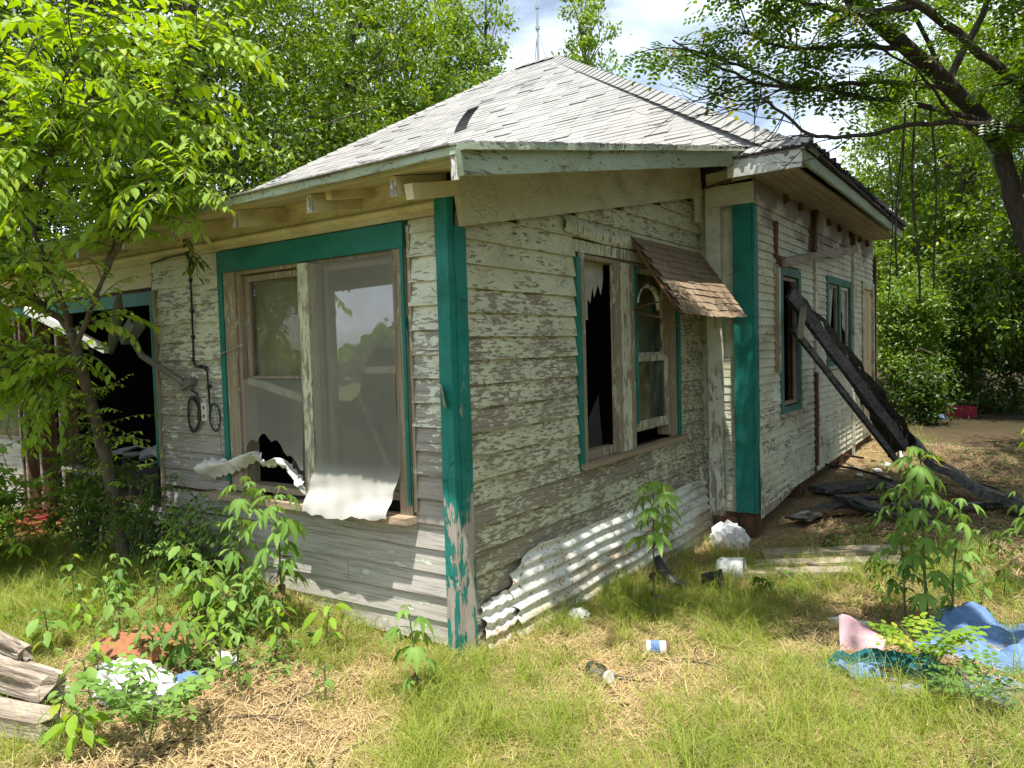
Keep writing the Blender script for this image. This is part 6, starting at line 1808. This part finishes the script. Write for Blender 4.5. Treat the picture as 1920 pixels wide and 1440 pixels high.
# broad-leaved weeds of the left foreground
random.seed(77)
BW = 'broad-leaved weeds in the left foreground'
spots = [(-1.52, -1.12, .30, 'beside the small end of the farthest timber'), (-1.30, -1.28, .24, 'between the timbers and the red mound'), (-1.62, -.80, .34, 'behind the red mound, at its left'), (-1.35, -.66, .38, 'straight behind the red mound'),
         (-1.08, -.70, .33, 'behind the red mound, at its right'), (-.86, -.90, .30, 'right of the sack, in the straw'), (-1.0, -1.45, .30, 'in front of the white sack'), (-.80, -1.30, .24, 'right front of the white sack'),
         (-.98, -1.62, .22, 'against the end of the nearest timber'), (-.78, -1.58, .20, 'at the bottom edge right of the nearest timber'), (-1.85, -.95, .34, 'at the left edge behind the farthest timber'), (-2.1, -.75, .36, 'at the left edge in the longer grass'),
         (-1.75, -.50, .40, 'below the sapling trunk, right of it'), (-2.05, -.42, .42, 'closest to the sapling trunk'), (-1.5, -.38, .40, 'in front of the wall, left of the ragweeds'), (-1.15, -.48, .36, 'in front of the wall, among the ragweeds'),
         (-1.28, -.20, .34, 'touching the bottom boards of the wall'), (-.80, -.62, .30, 'right end of the weed patch'), (-1.9, -1.25, .26, 'on the left edge above the timbers'), (-1.18, -1.05, .22, 'growing on the red mound'),
         (-2.4, -.9, .36, 'far left in the shaded grass'), (-.70, -.35, .26, 'short, at the foot of the palest ragweed'), (-1.62, -1.02, .30, 'left of the red mound'), (-.95, -.52, .30, 'under the palest ragweed')]
for q_ in range(16):
    xx, yy = random.uniform(-2.3, -.75), random.uniform(-1.05, -.30)
    if (xx + 1.38) ** 2 / .09 + (yy + 1.0) ** 2 / .05 < 1: continue
    spots.append((xx, yy, random.uniform(.16, .36), None))
thick = sorted([q for q in spots if q[3] is None], key=lambda q: q[0])
spots = [q for q in spots if q[3] is not None] + [(q[0], q[1], q[2], 'in the thick patch before the long wall, ' + ORD[i] + ' from the left there') for i, q in enumerate(thick)]
mats_ = ['leaf_weed', 'leaf_lime', 'leaf_weed', 'leaf_shrub']
for i, (x, y, h, w_) in enumerate(spots):
    tmp = (T_BROAD, T_HACK, T_BROAD, T_TRI)[i % 4]
    weed('broadleaf_weed', 'leafy green weed ' + w_, x, y, h, 13 + i % 5, .095 + .03 * (i % 3 == 0), tmp, mats_[i % 4], BW, 200 + i, (random.uniform(-.06, .06), random.uniform(-.06, .03)), zlo=.15, up=.35, stem_r=.005)

# creepers and low plants at the right
random.seed(5)
RW = 'low weeds in the shade at the right'
spots = [(2.25, 1.95, .30, 'right of the tallest ragweed'), (2.35, 2.35, .28, 'behind the blue cloth heap'), (2.1, 2.4, .30, 'behind the tallest ragweed'), (1.75, 2.0, .25, 'left of the tallest ragweed'), (1.85, 3.0, .22, 'in front of the burnt planks'),
         (2.3, 3.3, .25, 'between the burnt roofing and the ragweeds'), (1.35, 3.9, .20, 'in the darkest shade before the burnt planks'), (1.15, 3.3, .16, 'right of the second teal post'), (2.55, 1.6, .18, 'over the top of the blue cloth'), (1.62, 2.45, .22, 'over the ends of the weathered planks'),
         (2.2, 2.75, .34, 'half way to the right edge'), (0.98, 2.05, .16, 'in front of the weathered planks'), (2.0, 3.55, .22, 'beside the burnt roofing band')]
for i, (x, y, h, w_) in enumerate(spots):
    weed('low_weed', 'low dark weed ' + w_, x, y, h, 14, .085, (T_BROAD, T_TRI)[i % 2], ('leaf_shrub', 'leaf_dark')[i % 2], RW, 300 + i, (random.uniform(-.1, .1), random.uniform(-.1, .1)), zlo=.1, stem_r=.004)


# shrub at the far left, and other shrubs by the wall
def shrub(lab, c, r, nst, leaf, mat, seed, tmpl=T_HACK, nl=14, group='leafy shrubs along the long wall'):
    random.seed(seed)
    x, y = c; z0 = gh(x, y)
    t = thing('shrub', lab, 'shrub', (x, y, z0), group)
    global Lp, Ld, Ln, Ls
    Lp, Ld, Ln, Ls = [], [], [], []
    m = MB()
    for i in range(nst):
        a = random.uniform(0, 6.28); e = random.random() ** .5
        end = Vector((x + math.cos(a) * r[0] * e, y + math.sin(a) * r[1] * e, z0 + r[2] * random.uniform(.35, 1) * math.sqrt(max(.1, 1 - e * e * .7))))
        base = Vector((x + random.uniform(-.2, .2) * r[0], y + random.uniform(-.2, .2) * r[1], z0))
        pp = smooth_path([base, base.lerp(end, .6) + Vector((0, 0, .1)), end], 4)
        m.tube(pp, list(np.linspace(.007, .003, len(pp))), 4, cap=False)
        for k in range(3):
            twig(pp[-1 - k], Vector((random.uniform(-1, 1), random.uniform(-1, .6), random.uniform(-.3, .7))), random.uniform(.15, .35), leaf, leaf * .35, 1.0, m, .003)
    m.build('stems', 'green_stem', t)
    P, D, N, Sz = map(np.array, (Lp, Ld, Ln, Ls))
    ok = P[:, 1] < -0.03
    P, D, N, Sz = P[ok], D[ok], N[ok], Sz[ok]
    leaves('foliage', tmpl, P, D, N, Sz, mat, t, kind='stuff')
    return t
shrub('big bright green shrub at the left edge before the stud wall', (-4.15, -1.0), (.95, .50, 1.15), 150, .095, 'leaf_lime', 3)
shrub('dark small-leaved shrub around the foot of the sapling', (-2.75, -.32), (.55, .22, .75), 42, .055, 'leaf_dark', 4)
shrub('dark shrub in front of the gutted opening', (-3.35, -.35), (.45, .25, 1.15), 46, .07, 'leaf_oak', 5)
shrub('thin leafy shrub on the boards right of the sapling', (-2.1, -.25), (.40, .16, .60), 20, .06, 'leaf_weed', 6)

# ================================================================== grass
def tuft(mat, n, h, lean, width, seed, spread=.035, flat=False):
    rr = np.random.default_rng(seed)
    V, F = [], []
    for i in range(n):
        a = rr.uniform(0, 6.283); L = h * rr.uniform(.45, 1.1); w = width * rr.uniform(.7, 1.3)
        x, y = rr.normal(0, spread, 2)
        dx, dy = math.cos(a), math.sin(a)
        px, py = -dy, dx
        le = lean * rr.uniform(.3, 1.6)
        b = len(V)
        for k, t in enumerate((0, .35, .7, 1.0)):
            if flat:
                r_ = L * t; z = .006 + .02 * math.sin(t * 3) * rr.random() + .004 * i % .012
            else:
                r_ = L * le * t * t; z = L * t * (1 - .38 * le * t * t)
            ww = w * (1 - t * .9) / 2
            cx_, cy_ = x + dx * r_, y + dy * r_
            if k < 3: V += [(cx_ - px * ww, cy_ - py * ww, z), (cx_ + px * ww, cy_ + py * ww, z)]
            else: V.append((cx_, cy_, z))
        F += [(b, b + 1, b + 3), (b, b + 3, b + 2), (b + 2, b + 3, b + 5), (b + 2, b + 5, b + 4), (b + 4, b + 5, b + 6)]
    me = np_mesh('tuft', np.array(V), np.array(F))
    me.materials.append(MATS[mat])
    at = me.attributes.new('var', 'FLOAT', 'POINT')
    vals = np.repeat(rr.random(n) * .35, 7)
    at.data.foreach_set('value', vals.astype(np.float32))
    return bpy.data.objects.new('tuft', me)


def scatter(name, label, P, rot, sc, idx, protos):
    col = bpy.data.collections.new(name + '_sources')
    for i, o in enumerate(protos):
        o.name = '%s_source_%02d' % (name, i)
        col.objects.link(o)
    me = bpy.data.meshes.new(name)
    me.vertices.add(len(P)); me.vertices.foreach_set('co', P.astype(np.float32).ravel())
    for nm, ty, arr in (('rot', 'FLOAT_VECTOR', rot), ('sc', 'FLOAT', sc), ('idx', 'INT', idx)):
        at = me.attributes.new(nm, ty, 'POINT')
        at.data.foreach_set('vector' if ty == 'FLOAT_VECTOR' else 'value', arr.ravel())
    o = bpy.data.objects.new(name, me)
    C.objects.link(o)
    ng = bpy.data.node_groups.new(name, 'GeometryNodeTree')
    ng.interface.new_socket('Geometry', in_out='INPUT', socket_type='NodeSocketGeometry')
    ng.interface.new_socket('Geometry', in_out='OUTPUT', socket_type='NodeSocketGeometry')
    n, l = ng.nodes, ng.links
    gi, go = n.new('NodeGroupInput'), n.new('NodeGroupOutput')
    ip = n.new('GeometryNodeInstanceOnPoints')
    ci = n.new('GeometryNodeCollectionInfo')
    ci.inputs['Collection'].default_value = col
    ci.inputs['Separate Children'].default_value = True
    ci.inputs['Reset Children'].default_value = True
    l.new(gi.outputs[0], ip.inputs['Points'])
    l.new(ci.outputs[0], ip.inputs['Instance'])
    ip.inputs['Pick Instance'].default_value = True
    for nm, ty, sock in (('idx', 'INT', 'Instance Index'), ('rot', 'FLOAT_VECTOR', 'Rotation'), ('sc', 'FLOAT', 'Scale')):
        a = n.new('GeometryNodeInputNamedAttribute'); a.data_type = ty
        a.inputs['Name'].default_value = nm
        l.new(a.outputs['Attribute'], ip.inputs[sock])
    l.new(ip.outputs[0], go.inputs[0])
    md = o.modifiers.new('scatter', 'NODES'); md.node_group = ng
    tag(o, label, None, None, 'stuff')
    return o


def dens(x, y):
    """how much grass grows here, 0..1"""
    d = 0.66 + 0.36 * hnoise(x, y, 1.5, 3) + 0.50 * hnoise(x, y, 5.2, 7)
    # bare straw patches
    for (a, b, r_, k) in ((-.35, -1.25, .60, 1.0), (-.75, -1.0, .40, .8), (1.0, .15, .32, .6), (.75, .72, .30, .5), (1.85, 1.35, .38, 1.2), (-1.30, -1.1, .38, 1.0), (1.1, 4.6, 1.1, 1.2), (1.4, 5.9, 1.3, 1.1), (2.2, 1.2, .35, .8), (1.3, 1.25, .25, .4), (2.9, 4.5, 1.2, .9), (1.2, -.35, .3, .35)):
        d -= k * math.exp(-((x - a) ** 2 + (y - b) ** 2) / (r_ * r_))
    for (a, b, r_, k) in ((.75, -.75, .55, .35), (.25, -.35, .30, .5), (-2.4, -.75, .7, .4), (.95, 1.5, .5, .35), (1.5, -.2, .5, .3)):
        d += k * math.exp(-((x - a) ** 2 + (y - b) ** 2) / (r_ * r_))
    d -= .75 * sstep(x + .15 * y, 2.5, 3.3) * (y > 2)
    d -= .5 * sstep(y, 6.5, 8) * (x > 0)
    return d


def inside(x, y):
    return (x < 0.03 and y > -0.01) or (x < .5 and y > 3.5) or (x < .12 and 0.3 < y < 3.5 and False)


rr = np.random.default_rng(3)
gp, gs, gi_, gr = [], [], [], []
for (n, xr, yr, smin, smax) in ((20000, (-3.2, 2.9), (-2.2, 1.6), .55, 1.05), (9000, (-.2, 4.5), (1.2, 6.5), .6, 1.15), (4200, (-7, -2.2), (-2.0, 0), .8, 1.4), (3500, (.3, 9), (6, 16), .9, 1.7)):
    X = rr.uniform(*xr, n); Y = rr.uniform(*yr, n)
    for x, y in zip(X, Y):
        if inside(x, y): continue
        d = dens(x, y)
        if rr.random() < d * .9:
            gp.append((x, y, gh(x, y) - .004)); gs.append(rr.uniform(smin, smax) * (.55 + .55 * min(1, max(0, d)))); gi_.append(rr.integers(0, 7)); gr.append((rr.normal(0, .12), rr.normal(0, .12), rr.uniform(0, 6.28)))
protos = [tuft('grass_green', 16, .17, .8, .0045, 1), tuft('grass_green', 20, .13, 1.1, .004, 2), tuft('grass_green', 12, .22, .9, .0045, 3), tuft('grass_green', 22, .10, 1.2, .004, 4), tuft('grass_green', 14, .19, 1.2, .004, 5), tuft('grass_straw', 14, .14, 1.2, .0035, 6), tuft('grass_green', 10, .26, 1.0, .004, 7)]
scatter('grass', 'thin yellow-green grass growing in tufts over the yard', np.array(gp), np.array(gr, dtype=np.float32), np.array(gs, dtype=np.float32), np.array(gi_, dtype=np.int32), protos)
print('tufts', len(gp))
# distinct taller clumps standing out of it
gp, gs, gi_, gr = [], [], [], []
for (n, xr, yr) in ((330, (-3.0, 2.8), (-2.1, 1.6)), (240, (.3, 3.4), (1.4, 5.5)), (120, (-6, -2.6), (-1.6, -.2))):
    for x, y in zip(rr.uniform(*xr, n), rr.uniform(*yr, n)):
        if inside(x, y) or dens(x, y) < .38: continue
        for q in range(3):
            gp.append((x + rr.normal(0, .03), y + rr.normal(0, .03), gh(x, y) - .004)); gs.append(rr.uniform(.45, 1.05)); gi_.append(rr.integers(0, 4)); gr.append((rr.normal(0, .15), rr.normal(0, .15), rr.uniform(0, 6.28)))
protos = [tuft('grass_green', 20, .26, 1.5, .0042, 31), tuft('grass_blue', 18, .30, 1.3, .0045, 32), tuft('grass_green', 16, .34, 1.2, .004, 33), tuft('grass_blue', 24, .22, 1.6, .004, 34)]
scatter('grass_clumps', 'taller arching clumps of grass', np.array(gp), np.array(gr, dtype=np.float32), np.array(gs, dtype=np.float32), np.array(gi_, dtype=np.int32), protos)
gp, gs, gi_, gr = [], [], [], []
for (n, xr, yr) in ((12000, (-3.0, 3.0), (-2.2, 2.2)), (4500, (-.2, 4.5), (2.2, 9)), (1500, (-6, -2.5), (-2, 0))):
    X = rr.uniform(*xr, n); Y = rr.uniform(*yr, n)
    for x, y in zip(X, Y):
        if inside(x, y): continue
        gp.append((x, y, gh(x, y))); gs.append(rr.uniform(.7, 1.5)); gi_.append(rr.integers(0, 4)); gr.append((rr.normal(0, .06), rr.normal(0, .06), rr.uniform(0, 6.28)))
protos = [tuft('grass_straw', 9, .12, 1, .0035, 11 + i, .05, True) for i in range(4)]
scatter('straw', 'dry straw lying over the bare earth', np.array(gp), np.array(gr, dtype=np.float32), np.array(gs, dtype=np.float32), np.array(gi_, dtype=np.int32), protos)
# fallen dead leaves
n = 5200
X = np.concatenate([rr.uniform(1.0, 4.5, 3600), rr.uniform(-3, 2.5, 1600)]); Y = np.concatenate([rr.uniform(.9, 9, 3600), rr.uniform(-2, 1.5, 1600)])
ok = np.array([not inside(x, y) for x, y in zip(X, Y)])
X, Y = X[ok], Y[ok]; n = len(X)
P = np.stack([X, Y, np.array([gh(x, y) for x, y in zip(X, Y)]) + .008], 1)
D = np.stack([rr.normal(size=n), rr.normal(size=n), rr.normal(0, .15, n)], 1)
leaves('leaf_litter', T_lance(.5, .2, .12), P, D, np.stack([rr.normal(0, .35, n), rr.normal(0, .35, n), np.ones(n)], 1), rr.uniform(.02, .05, n), 'leaf_dead', None, kind='stuff')

# fallen twigs and low ground cover
random.seed(88)
m = MB()
for i in range(420):
    if i < 260: x, y = random.uniform(.8, 4.2), random.uniform(1.2, 9.5)
    else: x, y = random.uniform(-2.6, 2.4), random.uniform(-1.9, 1.2)
    if inside(x, y): continue
    a = random.uniform(0, 6.28); l = random.uniform(.10, .45)
    p = [Vector((x + math.cos(a) * l * t + random.uniform(-.015, .015), y + math.sin(a) * l * t + random.uniform(-.015, .015), 0)) for t in (0, .35, .7, 1)]
    for q in p: q.z = gh(q.x, q.y) + random.uniform(.008, .03)
    m.tube(p, [.004, .0045, .003, .0015], 4, cap=False)
m.build('fallen_twigs', 'vine_stem', None, kind='stuff')
n = 9000
X = np.concatenate([rr.uniform(.9, 4.5, 6000), rr.uniform(-3.2, -.6, 3000)]); Y = np.concatenate([rr.uniform(2.2, 9.5, 6000), rr.uniform(-1.3, -.15, 3000)])
cl = np.array([hnoise(x, y, 2.6, 9) + .4 * hnoise(x, y, 7, 2) for x, y in zip(X, Y)])
ok = np.array([not inside(x, y) for x, y in zip(X, Y)]) & (cl > .12)
X, Y = X[ok], Y[ok]; n = len(X)
P = np.stack([X, Y, np.array([gh(x, y) for x, y in zip(X, Y)]) + rr.random(n) ** 1.5 * .13], 1)
D = np.stack([rr.normal(size=n), rr.normal(size=n), rr.normal(0, .25, n)], 1)
leaves('ground_cover', T_BROAD, P, D, np.stack([rr.normal(0, .4, n), rr.normal(0, .4, n), np.ones(n)], 1), rr.uniform(.03, .065, n), 'leaf_shrub', None, kind='stuff')
